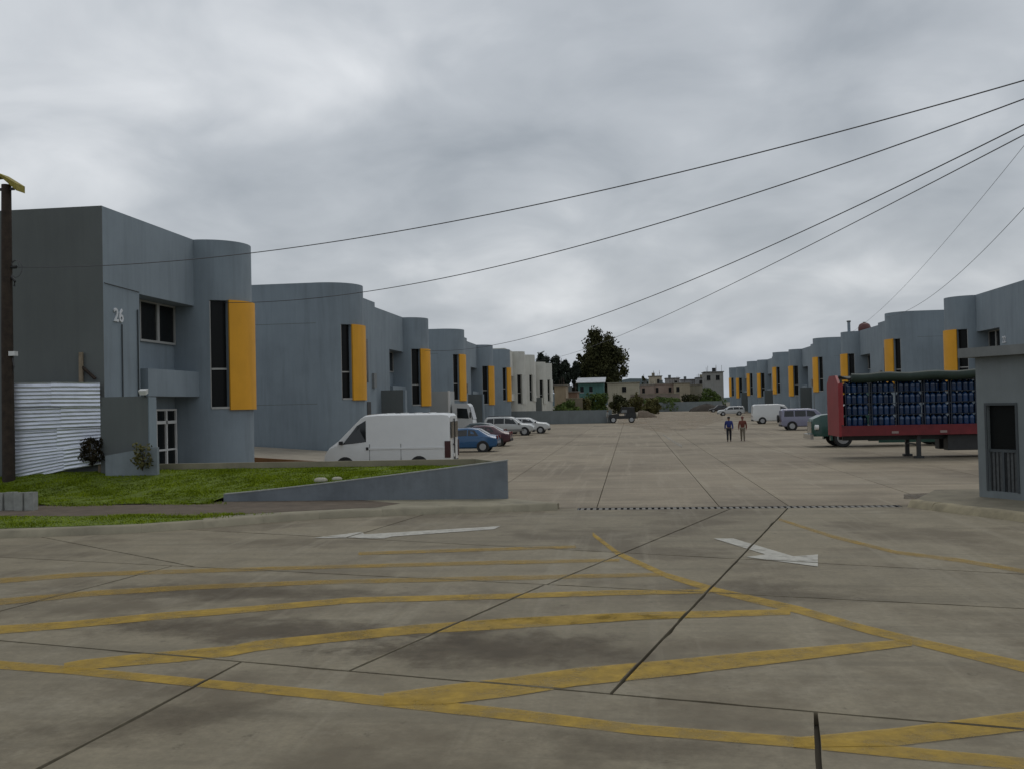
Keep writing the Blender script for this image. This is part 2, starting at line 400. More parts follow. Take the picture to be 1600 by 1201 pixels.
band([(100,1036,1050),(125,1031,1047),(200,1023,1040),(280,1016,1034),(360,1009,1025),(400,1001,1017),(500,991,1005),(650,976,990),(800,965,982),(1000,956,968),(1235,951.5,960)], YEL)
band([(-200,1000,1014),(0,977,990),(100,971,982),(250,957,968),(400,946,955.5),(550,933,942),(800,927,935),(950,922,930),(1110,920.5,926.5)], YEL)
band([(-200,958,970),(0,935,945),(150,922,930.5),(300,913.5,921),(500,906,912.5),(800,899,906),(1035,894.5,900)], YELF)
band([(0,903,911),(125,894,901),(250,890,896.5),(500,883,888.5),(800,875,881),(968,872.5,877)], YELF)
band([(560,862,867),(700,857.5,862.5),(900,852,856)], YELF)
band([(600,1084,1102),(700,1070,1100),(800,1058,1088),(900,1044,1072),(1050,1031,1056),(1200,1016,1038),(1425,998,1009)], YEL)
band([(1240,1153,1168),(1400,1138,1166),(1600,1112,1142),(1850,1090,1122)], YEL)
def arrow(pts):
    pp = [px(p) for p in pts]
    tr = geometry.tessellate_polygon([[Vector((a, b, 0)) for a, b in pp]])
    return marking('arrow_marking', [ccw([pp[i] for i in t]) for t in tr], WHT)
arrow([(1115,841),(1146,841),(1240,869),(1278,866),(1278,885),(1166,870),(1196,866)])
arrow([(490,840),(566,830.5),(569,834.5),(782,821.5),(772,826.5),(612,838),(600,841)])
band([(1036,678,680),(1050,686,690),(1066,695,699)], paint_mat('white_paint_faded', (.4, .38, .32), .3, .95, 2), 'white_line')
# windblown tan dirt lying on the far lot
band([(965,646,662),(1000,645,668),(1040,644,676),(1090,643,668),(1130,641,655)], TAN, 'dirt_patch')
band([(1128,640,647),(1150,640,652),(1178,642,652)], TAN, 'dirt_patch')
band([(1412,771,779),(1470,769,781),(1527,768,783)], paint_mat('brown_dirt', (.105,.082,.055), .4, .6, .8), 'dirt_patch')

# ================================================================== kerbs, sidewalks, lawn
def polyline_offset(pl, dd):
    r = []
    for i in range(len(pl)):
        a = Vector(pl[max(i-1, 0)]); b = Vector(pl[min(i+1, len(pl)-1)]); t = (b-a).normalized(); r.append((pl[i][0]-t.y*dd, pl[i][1]+t.x*dd))
    return r
def kerb(name, pl, label, width=.34, h=.17, side=1, m=KERBM):
    k = tag(bpy.data.objects.new(name, None), kind='structure'); C.objects.link(k)
    inner = polyline_offset(pl, side*width); mid = polyline_offset(pl, side*.09)
    for i in range(len(pl)-1):
        sg = MB(); gap = .0012
        def at(P, t): return (P[i][0]+(P[i+1][0]-P[i][0])*t, P[i][1]+(P[i+1][1]-P[i][1])*t)
        ln = (Vector(pl[i+1])-Vector(pl[i])).length; e0 = gap/ln
        rings = []
        for t in (e0, .33, .66, 1-e0):
            o, mm, n = at(pl, t), at(mid, t), at(inner, t); j = random.uniform(-.012, .012)
            rings.append([(o[0], o[1], .001), (mm[0], mm[1], h*.82+j), (mm[0]+(n[0]-mm[0])*.2, mm[1]+(n[1]-mm[1])*.2, h+j), (n[0], n[1], h+j*.5), (n[0], n[1], .001)])
        sg.loft(rings); sg.build('kerb_stone', m, k, smooth=40)
    return inner
kl = [(-40,13.9),(-34,15.2),(-28,16.5),(-22,17.9),(-18,18.85),(-16,19.3),(-14,19.8),(-12.5,20.15),(-11.06,20.6),(-9.9,21.3),(-8.8,22.2),(-7.67,22.95),(-6.2,23.45),(-4.5,23.9),(-3,24.2),(-1.9,24.42)]
inner = kerb('kerb', kl, '')
bk = [(x, 26.6) for x in (-3.4, -12, -22, -40)]
sw = MB(); sw.prism([p for p in inner] + [(-1.9, 24.9), (-3.3, 26.2)] + bk[1:], .001, .135, bottom=False)
tag(sw.build('sidewalk', KERBM), kind='structure')
dp = MB(); dp.prism([(-40, 18.5), (-16.5, 22.9), (-13, 22.7), (-10.6, 22.6), (-8.4, 23.6), (-6.6, 24.3), (-6.2, 25.2), (-7.5, 26.2), (-40, 26.2)], .136, .142, bottom=False)
tag(dp.build('dirt_path', SOIL), kind='structure')
kr = [(6.62,24.42),(6.95,23.7),(7.4,22.8),(7.85,21.9),(8.35,20.9),(9.0,19.6),(9.9,18.2),(11.2,16.9),(13,15.9),(17,14.8),(24,13.4),(40,10.5)]
KERBY = mat('tan_kerb_concrete', (.31, .265, .17), .88, .22, 2.5, .4, 20, stain=.5, sscale=1.6)
inr = kerb('kerb', kr, '', side=1, m=KERBY)
tag(MB().prism([p for p in inr] + [(40, 27.5), (8.2, 27.5), (6.95, 24.9)], .001, .13, bottom=False).build('sidewalk', mat('dusty_sidewalk', (.2,.175,.12), .9, .2, 1.5, .3, 20, stain=.4, sscale=1)), kind='structure')

# lawn bank rising from the sidewalk to the retaining kerb
def lawn_z(x, y):
    t = min(1, max(0, (y-25.5)/4.3))
    zb = .83 if x > -16.5 else .83 + min(.3, (-16.5-x)*.12)
    zf = .16 if x < -11.6 else .16 + .93*(x+11.6)/8.2
    tt = t*t*(3-2*t)*.5 + t*.5
    return zf + (zb - zf)*tt
LB = 29.9
nx, ny = 70, 22
def lawn_xy(i, j):
    u = i/nx; v = j/ny
    x = -24 + (20.3)*u; y0 = 25.6 if x < -11.7 else 26.46
    yb = LB if x < -4.9 else LB - (x+4.9)*2.6
    if x < -17.1: yb = min(yb, 29.3 - max(0, -17.1-x)*.42)
    return x, y0 + (yb-y0)*v
vv = []; ff = []
for i in range(nx+1):
    for j in range(ny+1):
        x, y = lawn_xy(i, j); vv.append((x, y, lawn_z(x, y) + random.uniform(-.02, .02)))
for i in range(nx):
    for j in range(ny): a = i*(ny+1)+j; ff.append((a, a+ny+1, a+ny+2, a+1))
tag(raw('lawn_bank', vv, ff, LAWN, smooth=True), kind='structure')
fs = [(-40, 14.9), (-22.5, 18.55), (-18, 19.6), (-14.2, 20.5), (-11.3, 21.1), (-10.2, 21.9), (-10.6, 22.6), (-13, 22.75), (-16.5, 22.95), (-40, 18.4)]
tag(MB().prism(fs, .136, .146, bottom=False).build('verge', LAWN), kind='structure')
# grass blades on both
pts = []
n = 95000
xx = rng.uniform(-24, -3.75, n); vv_ = rng.uniform(0, 1, n)
for x, v in zip(xx, vv_):
    i = (x+24)/20.3*nx; xa, ya = lawn_xy(i, v*ny); pts.append((xa, ya, lawn_z(xa, ya)-.01, 1.0))
for _ in range(26000):
    x = random.uniform(-22, -10.2); y = random.uniform(18.5, 22.95)
    inside = False; k = len(fs)
    for a in range(k):
        (x1, y1), (x2, y2) = fs[a], fs[(a+1) % k]
        if (y1 > y) != (y2 > y) and x < (x2-x1)*(y-y1)/(y2-y1)+x1: inside = not inside
    if inside: pts.append((x, y, .14, .8))
# a few ragged tufts spilling over the path and kerb
for cx, cy, k in ((-10.9, 22.4, 900), (-12.2, 22.8, 600), (-15.5, 25.5, 500), (-12.3, 25.6, 400), (-10.2, 22.9, 350)):
    for _ in range(k): pts.append((cx+random.gauss(0, .45), cy+random.gauss(0, .13), .138, 1.15))
P_ = np.array(pts); m_ = len(P_)
ang = rng.uniform(0, 2*np.pi, m_); hgt = rng.uniform(.035, .085, m_)*P_[:, 3]; wd = rng.uniform(.008, .018, m_)
patch = .7 + .6*np.sin(P_[:, 0]*2.1)*np.sin(P_[:, 1]*2.7+1) ; hgt = hgt*np.clip(patch, .55, 1.4)
lean = rng.uniform(-.07, .07, (m_, 2)); dx = np.cos(ang)*wd; dy = np.sin(ang)*wd
tri = np.zeros((m_, 3, 3)); tri[:, 0, 0] = P_[:, 0]-dx; tri[:, 0, 1] = P_[:, 1]-dy; tri[:, 0, 2] = P_[:, 2]
tri[:, 1, 0] = P_[:, 0]+dx; tri[:, 1, 1] = P_[:, 1]+dy; tri[:, 1, 2] = P_[:, 2]
tri[:, 2, 0] = P_[:, 0]+lean[:, 0]; tri[:, 2, 1] = P_[:, 1]+lean[:, 1]; tri[:, 2, 2] = P_[:, 2]+hgt
tag(quads('lawn_grass', tri, GRASS, k=3), 'short bright green grass on the raised bank', 'grass', kind='stuff')

# sloping front wall and rear retaining kerb
def course_wall(name, label, X0, X1, Y, zt0, zt1, th, m, cap=None):
    o = thing(name, label, 'wall', (X0, Y, 0))
    n = 24; front_ = []
    top = lambda t: zt0 + (zt1-zt0)*(t**1.12)
    rings = [[(t*(X1-X0), 0, 0), (t*(X1-X0), 0, top(t)), (t*(X1-X0), th, top(t)), (t*(X1-X0), th, 0)] for t in (i/n for i in range(n+1))]
    MB().loft(rings).build('wall_body', m, o)
    if cap:
        rings = [[(t*(X1-X0+.02), -.012, top(t)+.002), (t*(X1-X0+.02), -.012, top(t)+.03), (t*(X1-X0+.02), th+.012, top(t)+.03), (t*(X1-X0+.02), th+.012, top(t)+.002)] for t in (i/n for i in range(n+1))]
        MB().loft(rings).build('coping', cap, o)
    return o
WALLG = mat('wall_grey_paint', (.18, .203, .222), .85, .1, 1.1, .35, 9, streak=.3, stain=.35, sscale=1.2)
CAPM = mat('worn_coping', (.30, .31, .29), .85, .2, 4, .3, 20)
course_wall('entrance_wall', 'low grey wall with sloping top along the lawn at the entrance', -11.58, -3.42, 26.22, .33, 1.17, .2, WALLG, CAPM)
rw = thing('retaining_kerb', 'thin concrete retaining kerb behind the lawn in front of the van', 'wall', (-17.0, LB, 0))
MB().box(0, 12.1, .02, .17, 0, 1.03).build('wall_body', KERBM, rw)
MB().extr([(12.1, .02, 0), (13.45, -3.5, 0), (13.45, -3.5, 1.12), (12.1, .02, 1.03)], (.13, .05, 0)).build('wall_body', KERBM, rw)

# ================================================================== warehouses
K_S = 17.6
def arc(cx, cy, r, a0, a1, n=None, notch=None, depth=.26):
    """plan arc (w,u); notch=(b0,b1) pushes that range inwards"""
    pts = []; n = n or max(6, int(abs(a1-a0)/6))
    A = sorted(set([a0 + (a1-a0)*i/n for i in range(n+1)] + ([notch[0], notch[1]] if notch else [])))
    for a in A:
        c, s = math.cos(R(a)), math.sin(R(a))
        if notch and abs(a-notch[0]) < 1e-6: pts += [(cx+r*c, cy+r*s), (cx+(r-depth)*c, cy+(r-depth)*s)]
        elif notch and abs(a-notch[1]) < 1e-6: pts += [(cx+(r-depth)*c, cy+(r-depth)*s), (cx+r*c, cy+r*s)]
        elif notch and notch[0] < a < notch[1]: pts.append((cx+(r-depth)*c, cy+(r-depth)*s))
        else: pts.append((cx+r*c, cy+r*s))
    return pts
def curved_slab(mb, f, cx, cy, r0, r1, a0, a1, z0, z1, n=10):
    inn = [(cx+r0*math.cos(R(a0+(a1-a0)*i/n)), cy+r0*math.sin(R(a0+(a1-a0)*i/n))) for i in range(n+1)]
    o = [(cx+r1*math.cos(R(a0+(a1-a0)*i/n)), cy+r1*math.sin(R(a0+(a1-a0)*i/n))) for i in range(n+1)]
    mb.prism([f(p) for p in o + inn[::-1]], z0, z1)
EC = (-.68, 0.0); ER = 2.05; OC = (0.0, K_S); OR = 1.6
E_DARK, E_OR = (-53, -34), (-34, 30); O_DARK, O_OR = (-69, -43), (-43, 34)
def warehouse(sg, loc, label, even=True, odd=True, wallm=GREY, panelm=ORNG, roof=9.5, stub=8.0, near=1.46, back=-16, rec=True, sidem=None, group=None):
    """one warehouse block: (w,u) plan, w towards the street; sg=+1 street on the east, -1 on the west"""
    o = thing('warehouse', label, 'building', loc, group=group)
    f = lambda p: (sg*p[0], p[1])
    pr = lambda mb, poly, z0, z1, **k: mb.prism([f(p) for p in poly], z0, z1, **k)
    rfE = roof + .45
    wl = MB()
    def strip(cx, r, dark, orr, z0, z1, depth):
        win = MB(); curved_slab(win, f, cx[0], cx[1], r-depth+.005, r-depth+.03, dark[0], dark[1], z0+.02, z1-.02, 4)
        wo = win.build('window', GLASS, o)
        fr = MB(); curved_slab(fr, f, cx[0], cx[1], r-depth+.03, r-.05, dark[0]+.1, dark[0]+1.3, z0+.02, z1-.02, 1)
        curved_slab(fr, f, cx[0], cx[1], r-depth+.03, r+.03, dark[0]+1.4, dark[1], z0+.003, z0+.09, 4)
        fr.build('frame', ALU, wo)
        br = MB(); zz = z0+(z1-z0)*.36; curved_slab(br, f, cx[0], cx[1], r-depth+.031, r-depth+.07, dark[0]+1.4, dark[1], zz, zz+.07, 4)
        br.build('transom', ALU, wo)
        pm = MB(); curved_slab(pm, f, cx[0], cx[1], r+.002, r+.12, orr[0], orr[1], z0-.04, z1+.02, 12)
        pm.build('panel', panelm, o, smooth=40)
    if even:
        cap = [(-.3+.4, 1.55), (back, 1.55), (back, -ER)]
        for z0, z1, nt_ in ((-.1, 3.22, None), (3.22, 7.55, E_DARK), (7.55, rfE, None)):
            a = arc(EC[0], EC[1], ER, -90, 44, 24, nt_)
            pr(wl, a + cap, z0, z1, top=z1 == rfE, bottom=False)
            if nt_:   # close the notch above and below
                for zz in (z0, z1):
                    aa = arc(EC[0], EC[1], ER, *nt_, 4); bb = arc(EC[0], EC[1], ER-.26, *nt_, 4)[::-1]
                    wl.face([(*f(p), zz) for p in aa+bb])
        strip(EC, ER, E_DARK, E_OR, 3.22, 7.55, .26)
    u0 = near; u1 = OC[1]+OR if odd else stub
    # front pilaster next to the rounded corner
    fr_ = [(0, u0)] if not even else [(.75, 1.57), (.75, 5.2), (0, 5.2)]
    rc0, rc1, rd = OC[1]-5.88, OC[1]-OR, .86
    zs = [-.1, 2.8, 6.87, 7.1, roof] if odd else [-.1, roof]
    for z0, z1 in zip(zs, zs[1:]):
        nt_ = O_DARK if odd and 2.79 < z0 < 7.09 else None
        poly = list(fr_)
        if odd:
            if z1 <= 6.88: poly += [(0, rc0), (-rd, rc0), (-rd, rc1)]
            a = arc(OC[0], OC[1], OR, -90, 90, 30, nt_)
            poly += a
        else: poly += [(0, u1)]
        poly += [(back+.02, u1), (back+.02, u0 if not even else 1.5)]
        if even: poly += [(.2, 1.5), (.2, 1.57)]
        zz1 = z1 if not (even and z1 == roof) else roof
        pr(wl, poly, z0, zz1, top=z1 == roof, bottom=False)
        if nt_ and z0 < 3:
            aa = arc(OC[0], OC[1], OR, *nt_, 4); bb = arc(OC[0], OC[1], OR-.26, *nt_, 4)[::-1]
            wl.face([(*f(p), 2.8) for p in aa+bb]); wl.face([(*f(p), 7.1) for p in aa+bb])
        if odd and z1 == 6.87: wl.face([(*f(p), 6.871) for p in ((0, rc0), (-rd, rc0), (-rd, rc1), (0, rc1))])
    wo = wl.build('wall', wallm, o, smooth=25)
    bx = lambda nm, m, w0, w1, ua, ub, z0, z1, par=o: MB().box(min(sg*w0, sg*w1), max(sg*w0, sg*w1), ua, ub, z0, z1).build(nm, m, par)
    if odd:
        strip(OC, OR, O_DARK, O_OR, 2.8, 7.1, .26)
        # recess: window above, balcony parapet, glazed entrance below
        wu0, wu1 = rc1-2.75, rc1-.12
        wn = bx('window', GLASS, -rd+.01, -rd+.04, wu0, wu1, 5.42, 6.8)
        mbf = MB()
        for ua, ub, z0, z1 in ((wu0-.06, wu1+.06, 5.34, 5.42), (wu0-.06, wu1+.06, 6.8, 6.86), (wu0-.06, wu0, 5.42, 6.8), (wu1, wu1+.06, 5.42, 6.8), ((wu0+wu1)/2-.09, (wu0+wu1)/2+.09, 5.42, 6.8)):
            mbf.box(min(sg*(-rd+.012), sg*(-rd+.1)), max(sg*(-rd+.012), sg*(-rd+.1)), ua, ub, z0, z1)
        mbf.build('frame', ALU, wn)
        bx('balcony', wallm, -rd+.004, .16, rc0+.25, rc1+.28, 3.3, 4.27)
        du0, du1 = rc1-1.66, rc1-.14
        dn = bx('door', GLASS, -rd+.01, -rd+.04, du0, du1, .3, 2.78)
        mbf = MB(); mid = (du0+du1)/2
        for ua, ub, z0, z1 in ((du0-.07, du0, .3, 2.85), (du1, du1+.07, .3, 2.85), (mid-.05, mid+.05, .3, 2.78), (du0, du1, 2.78, 2.85), (du0, du1, 2.28, 2.4), (du0, mid-.05, 1.25, 1.32), (mid+.05, du1, 1.25, 1.32)):
            mbf.box(min(sg*(-rd+.012), sg*(-rd+.11)), max(sg*(-rd+.012), sg*(-rd+.11)), ua, ub, z0, z1)
        mbf.build('frame', LAMPW, dn)
        if even:
            bx('wing_wall', GREYS, .003, 1.55, OC[1]-8.4, OC[1]-8.2, -.05, 3.9); bx('pier', wallm, 1.552, 1.7, OC[1]-8.42, OC[1]-7.9, -.05, 3.88)
        bx('sidelight', GLASS, -rd+.01, -rd+.05, du0-.5, du0-.2, 1.2, 2.75)
    if even:
        for zg in (3.0, 7.62): bx('groove', GREYS, back+.1, EC[0]-.1, -ER-.004, -ER+.002, zg, zg+.025)
        wn = bx('window', GLASS, .752, .77, 2.7, 3.3, 4.3, 7.0)
        bx('door', DARKM, .752, .78, 2.9, 3.75, .1, 3.1)
        bx('meter_box', mat('meter_box_grey', (.20, .21, .21), .7, .1, 3), .752, .9, 4.2, 4.8, 4.0, 4.9)
    if sidem:
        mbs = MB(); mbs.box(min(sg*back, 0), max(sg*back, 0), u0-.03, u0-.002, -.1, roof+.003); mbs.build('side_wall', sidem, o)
    return o
LX = -17.0; YA = 37.63
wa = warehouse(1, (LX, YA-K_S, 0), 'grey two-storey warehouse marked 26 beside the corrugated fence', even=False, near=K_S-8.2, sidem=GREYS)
warehouse(1, (LX, YA+K_S, 0), 'grey warehouse behind the white van, its blank side wall facing the street corner')
warehouse(1, (LX, YA+3*K_S, 0), 'grey warehouse behind the box truck and silver wagon, third on the left side')
warehouse(1, (LX, YA+5*K_S, 0), 'last grey warehouse on the left, adjoining the white buildings', odd=False, stub=6.0)
wWhite = [warehouse(1, (LX, 141.6-K_S, 0), 'white unpainted warehouse adjoining the last grey one on the left', even=False, near=K_S-10.5, wallm=WALLW, panelm=WALLW, roof=10.5),
          warehouse(1, (LX, 159, 0), 'white unpainted warehouse in the middle of the far left row', wallm=WALLW, panelm=WALLW, roof=10.4),
          warehouse(1, (LX, 194, 0), 'farthest white unpainted warehouse on the left, next to the dark trees', odd=False, stub=7, wallm=WALLW, panelm=WALLW, roof=10.4)]
RX = 24.65; RZ = .27; SR = 17.5
rl = ['grey warehouse marked 22 behind the grey gatehouse on the right',
      'grey warehouse directly behind the blue-loaded trailer on the right',
      'grey warehouse behind the lavender wagon on the right',
      'grey warehouse behind the white delivery van on the right, fourth along the row',
      'small far grey warehouse, last but one in the right row',
      'farthest grey warehouse at the end of the right row']
for k in range(6):
    w_ = warehouse(-1, (RX, 73.5-SR+2*SR*k, RZ), rl[k], odd=k < 5, stub=5)
    if k == 0: wr0 = w_
    if k == 1: wr1 = w_
    if k == 2: wr2 = w_
# --- details on the numbered blocks
NUMW = mat('number_white', (.62, .64, .66), .7, .1, 6)
def text(s, parent, loc, rot, size, name='unit_number'):
    cu = bpy.data.curves.new('t', 'FONT'); cu.body = s; cu.size = size; cu.extrude = .02; cu.resolution_u = 2; cu.offset = .012
    to = bpy.data.objects.new('t', cu); C.objects.link(to)
    me = bpy.data.meshes.new_from_object(to.evaluated_get(bpy.context.evaluated_depsgraph_get()))
    bpy.data.objects.remove(to); me.materials.clear(); me.materials.append(NUMW)
    o = bpy.data.objects.new(name, me); C.objects.link(o); o.parent = parent; o.location = loc; o.rotation_euler = rot; return o
text('26', wa, (.025, K_S-7.62, 5.78), (R(90), 0, R(90)), .62)
text('22', wr0, (-.025, K_S-6.35, 5.78), (R(90), 0, R(-90)), .62)
PIPE = mat('conduit', (.055, .065, .07), .6, .1, 4)
MB().tube([(.03, K_S-7.1, 5.7), (.03, K_S-7.1, 3.0)], .022).build('conduit', PIPE, wa)
MB().tube([(.03, K_S-6.05, 6.3), (.03, K_S-6.05, 3.2), (.03, K_S-6.5, 3.2), (.03, K_S-6.5, 2.2)], .025).build('conduit', PIPE, wa)
MB().tube([(.02, K_S-8.15, 6.98), (.02, K_S-5.9, 6.93)], .014).build('conduit', PIPE, wa)
# gate-side wing wall of block 26 with lamp
ww = thing('wing_wall', 'short dark cement wing wall standing out from warehouse 26', 'wall', (-17, 29.36, 0))
MB().box(.0, 1.62, -.2, -.02, .1, 3.25).build('wall_body', GREYS, ww); MB().box(1.5, 1.66, -.18, .3, .1, 3.22).build('pier', GREY, ww)
ll = thing('security_lamp', 'small white security lamp on the corner of the wing wall', 'lamp', (-15.45, 29.14, 3.22))
MB().box(-.02, .02, -.02, .02, 0, .12).build('bracket', DARKM, ll); MB().extr([(-.1, -.14, .06), (.1, -.14, .06), (.13, -.2, .2), (-.13, -.2, .2)], (0, .16, .06)).build('head', LAMPW, ll)
# low planter wall and shrub
pl = thing('planter_wall', 'low pale planter wall below the wing wall of warehouse 26', 'wall', (-16.7, 28.9, 0))
MB().extr([(0, 0, .6), (1.75, 0, .6), (1.75, 0, 1.62), (1.55, 0, 1.62), (0, 0, 1.38)], (0, .14, 0)).build('wall_body', mat('pale_plaster', (.22,.25,.27), .85, .1, 2, streak=.3), pl)
def shrub(name, label, loc, rx, rz, n, m, size=.07, stems=7, cat='shrub', kindname='foliage'):
    o = thing(name, label, cat, loc)
    st = MB()
    for i in range(stems):
        a = random.uniform(0, 6.28); r = rx*random.uniform(.2, .8); h = rz*random.uniform(.8, 1.6)
        st.tube([(0, 0, -.05), (math.cos(a)*r*.4, math.sin(a)*r*.4, h*.5), (math.cos(a)*r, math.sin(a)*r, h)], [.02*rz+.008, .012*rz+.005, .004], 5)
    st.build('stem', WOOD, o)
    p = rng.normal(0, 1, (n, 3)); p /= np.linalg.norm(p, axis=1)[:, None]; rr = rng.uniform(.35, 1, n)**.5
    lump = 1+.28*np.sin(p[:, 0]*5+loc[0])*np.sin(p[:, 1]*4+2)+.2*np.sin(p[:, 2]*6+loc[1])
    c = p*(rr*lump)[:, None]*np.array([rx, rx, rz]) + np.array([0, 0, rz*.9]); c[:, 2] = np.maximum(c[:, 2], 0.02)
    leafs(c, size, m, o, kindname); return o
def leafs(c, size, m, parent, name='crown', up=.3):
    n = len(c); a = rng.normal(0, 1, (n, 3)); a /= np.linalg.norm(a, axis=1)[:, None]
    b = rng.normal(0, 1, (n, 3)); b -= (b*a).sum(1)[:, None]*a; b /= np.linalg.norm(b, axis=1)[:, None]
    s = size*rng.uniform(.6, 1.3, n)[:, None]
    q = np.stack([c-a*s, c-b*s*.45, c+a*s, c+b*s*.45], 1)
    return quads(name, q, m, parent)
LEAF_D = mat('leaf_dark', (.034, .04, .018), .8, .4, .3, col2=(.09, .09, .036), spec=.1)
LEAF_B = mat('leaf_blue_green', (.026, .036, .028), .8, .35, .4, col2=(.052, .066, .046), spec=.2)
LEAF_G = mat('leaf_green', (.06, .095, .02), .8, .4, .5, col2=(.12, .17, .04), spec=.2)
LEAF_Y = mat('leaf_olive', (.075, .07, .022), .8, .4, .8, col2=(.15, .14, .05), spec=.2)
LEAF_BR = mat('leaf_brown', (.022, .019, .012), .9, .4, 3, col2=(.045, .036, .02), spec=.1)
shrub('dry_bush', 'dark dry bush against the wing wall of warehouse 26', (-17.2, 28.98, 1.1), .34, .46, 1100, LEAF_BR, .06)
shrub('small_plant', 'small yellowish plant in the low planter wall', (-15.35, 28.72, .95), .3, .42, 260, LEAF_Y, .07, 5, 'plant')
for i, (px_, py_) in enumerate(((600, 0), (468, 0))):
    pass
for i, (x, y, s) in enumerate([(-8.9, 26.8, .16), (-8.4, 26.75, .12)]):
    o = MB(); o.loft([[(s*(1-k*k)**.5*math.cos(a)*1.3, s*(1-k*k)**.5*math.sin(a), s*k*.6) for a in (q*.785 for q in range(8))] for k in (-.4, 0, .45, .8)])
    tag(o.build('stone', mat('pale_stone', (.4, .38, .3), .9, .2, 9), loc=(x, y, lawn_z(x, y)+.1)), ('larger' if i == 0 else 'smaller')+' pale stone lying on the grass behind the entrance wall', 'stone')
# ramp in the gap behind the first block
rp_ = thing('loading_ramp', 'concrete loading ramp with brown edge between warehouse 26 and the next', 'ramp', (-13, 45, 0))
MB().extr([(0, .16, .003), (0, .16, .04), (-4, .16, .31), (-9, .16, .69), (-22, .16, .72), (-22, .16, .003)], (0, 7.9, 0)).build('ramp_body', mat('ramp_concrete', (.3, .26, .2), .88, .15, 1.2, stain=.3), rp_)
MB().extr([(-1, 0, .003), (-1, 0, .12), (-4, 0, .33), (-9, 0, .71), (-22, 0, .74), (-22, 0, .003)], (0, .155, 0)).build('edge', mat('rust_edge', (.2, .095, .035), .85, .25, 1.5), rp_)
# roof things on the right row
tk = thing('water_tank', 'dark red domed water tank on the roof of the right warehouse', 'tank', (RX+.6, 108.5-1.2, RZ+9.5))
MB().loft([[(r*math.cos(a*math.pi/8), r*math.sin(a*math.pi/8), z) for a in range(16)] for r, z in ((.62, 0), (.66, .1), (.66, .4), (.54, .7), (.3, .85), (.08, .9))]).build('shell', mat('tank_red', (.11, .035, .03), .5, .1, 3), tk, smooth=50)
MB().loft([[(r*math.cos(a*math.pi/6), r*math.sin(a*math.pi/6), z) for a in range(12)] for r, z in ((.16, .87), (.16, .95), (.05, .97))]).build('lid', BLACK, tk, smooth=50)
vp = thing('vent_pipe', 'grey vent pipe rising from the roof beside the water tank', 'pipe', (RX-.6, 109.2, RZ+9.5))
MB().tube([(0, 0, 0), (0, 0, 1.15)], .16, 10).build('pipe', GREY, vp); MB().tube([(0, 0, 1.15), (0, 0, 1.3)], .22, 10).build('cowl', GREYS, vp)
ds = thing('wall_plate', 'small round white plate on the side wall of the right warehouse', 'plate', (RX+2.2, 126-2.1, 8.0))
MB().tube([(0, 0.03, 0), (0, -.12, 0)], .28, 14).build('disc', LAMPW, ds); MB().box(-.05, .05, 0, .05, -.4, .1).build('bracket', DARKM, ds)

# ------------------------------------------------------------------ gatehouse
gb = thing('gatehouse', 'small grey gatehouse with flat roof slab at the right edge', 'building', (8.67, 25.5, 0), math.atan2(-.87, .5))
gw, gd, gh = 3.6, 2.8, 3.62
MBk = MB()   # local x along the visible face, y into the building
d0, d1, dz0, dz1 = .3, 1.12, .3, 2.42
for x0, x1, z0, z1 in ((0, d0, 0, gh), (d1, gw, 0, gh), (d0, d1, 0, dz0), (d0, d1, dz1, gh)): MBk.box(x0, x1, 0, .18, z0, z1)
MBk.box(0, .18, .182, gd, 0, gh).box(gw-.18, gw, .182, gd, 0, gh).box(.18, gw-.18, gd-.18, gd, 0, gh)
MBk.build('wall', GREYB, gb)
MB().box(-.28, gw+.3, -.28, gd+.3, gh+.002, gh+.24).build('roof', mat('gate_roof', (.19, .2, .195), .85, .12, 2, streak=.3), gb)
gt = MB()
for i in range(8): gt.box(d0+.04+i*.105, d0+.055+i*.105, .05, .07, dz0, 1.3)
gt.build('gate_bars', DARKM, gb)
MB().box(d0, d1, .072, .09, dz0, 1.27).build('gate_mesh', mat('gate_mesh_grey', (.085, .092, .094), .6, .3, 14), gb)
MB().box(d0, d1, .03, .1, 1.27, 1.34).build('gate_rail', PIPE, gb)
MB().box((d0+d1)/2-.03, (d0+d1)/2+.03, .02, .048, dz0, 1.27).build('gate_post', PIPE, gb)
MB().box(d0-.06, d0, -.02, .1, dz0, dz1).box(d1, d1+.06, -.02, .1, dz0, dz1).box(d0-.06, d1+.06, -.02, .1, dz1, dz1+.06).build('door_frame', PIPE, gb)
MB().box(d0, d1, .1, .115, 1.345, dz1).build('shade_pane', GLASS, gb)  # dark pane added across the upper opening to make the lit interior read black
MB().box(.2, gw-.2, .2, gd-.2, .02, .06).build('floor', CONC, gb)

# ------------------------------------------------------------------ cross walls
course_wall('boundary_wall', 'low grey wall closing the left lane beyond the parked cars', -16.9, -2.5, 129.2, 1.85, 1.75, .2, GREYB)
course_wall('boundary_wall', 'long low grey wall at the far end of the lot', 4.0, 24.0, 258, 2.5, 2.5, .25, GREYB)

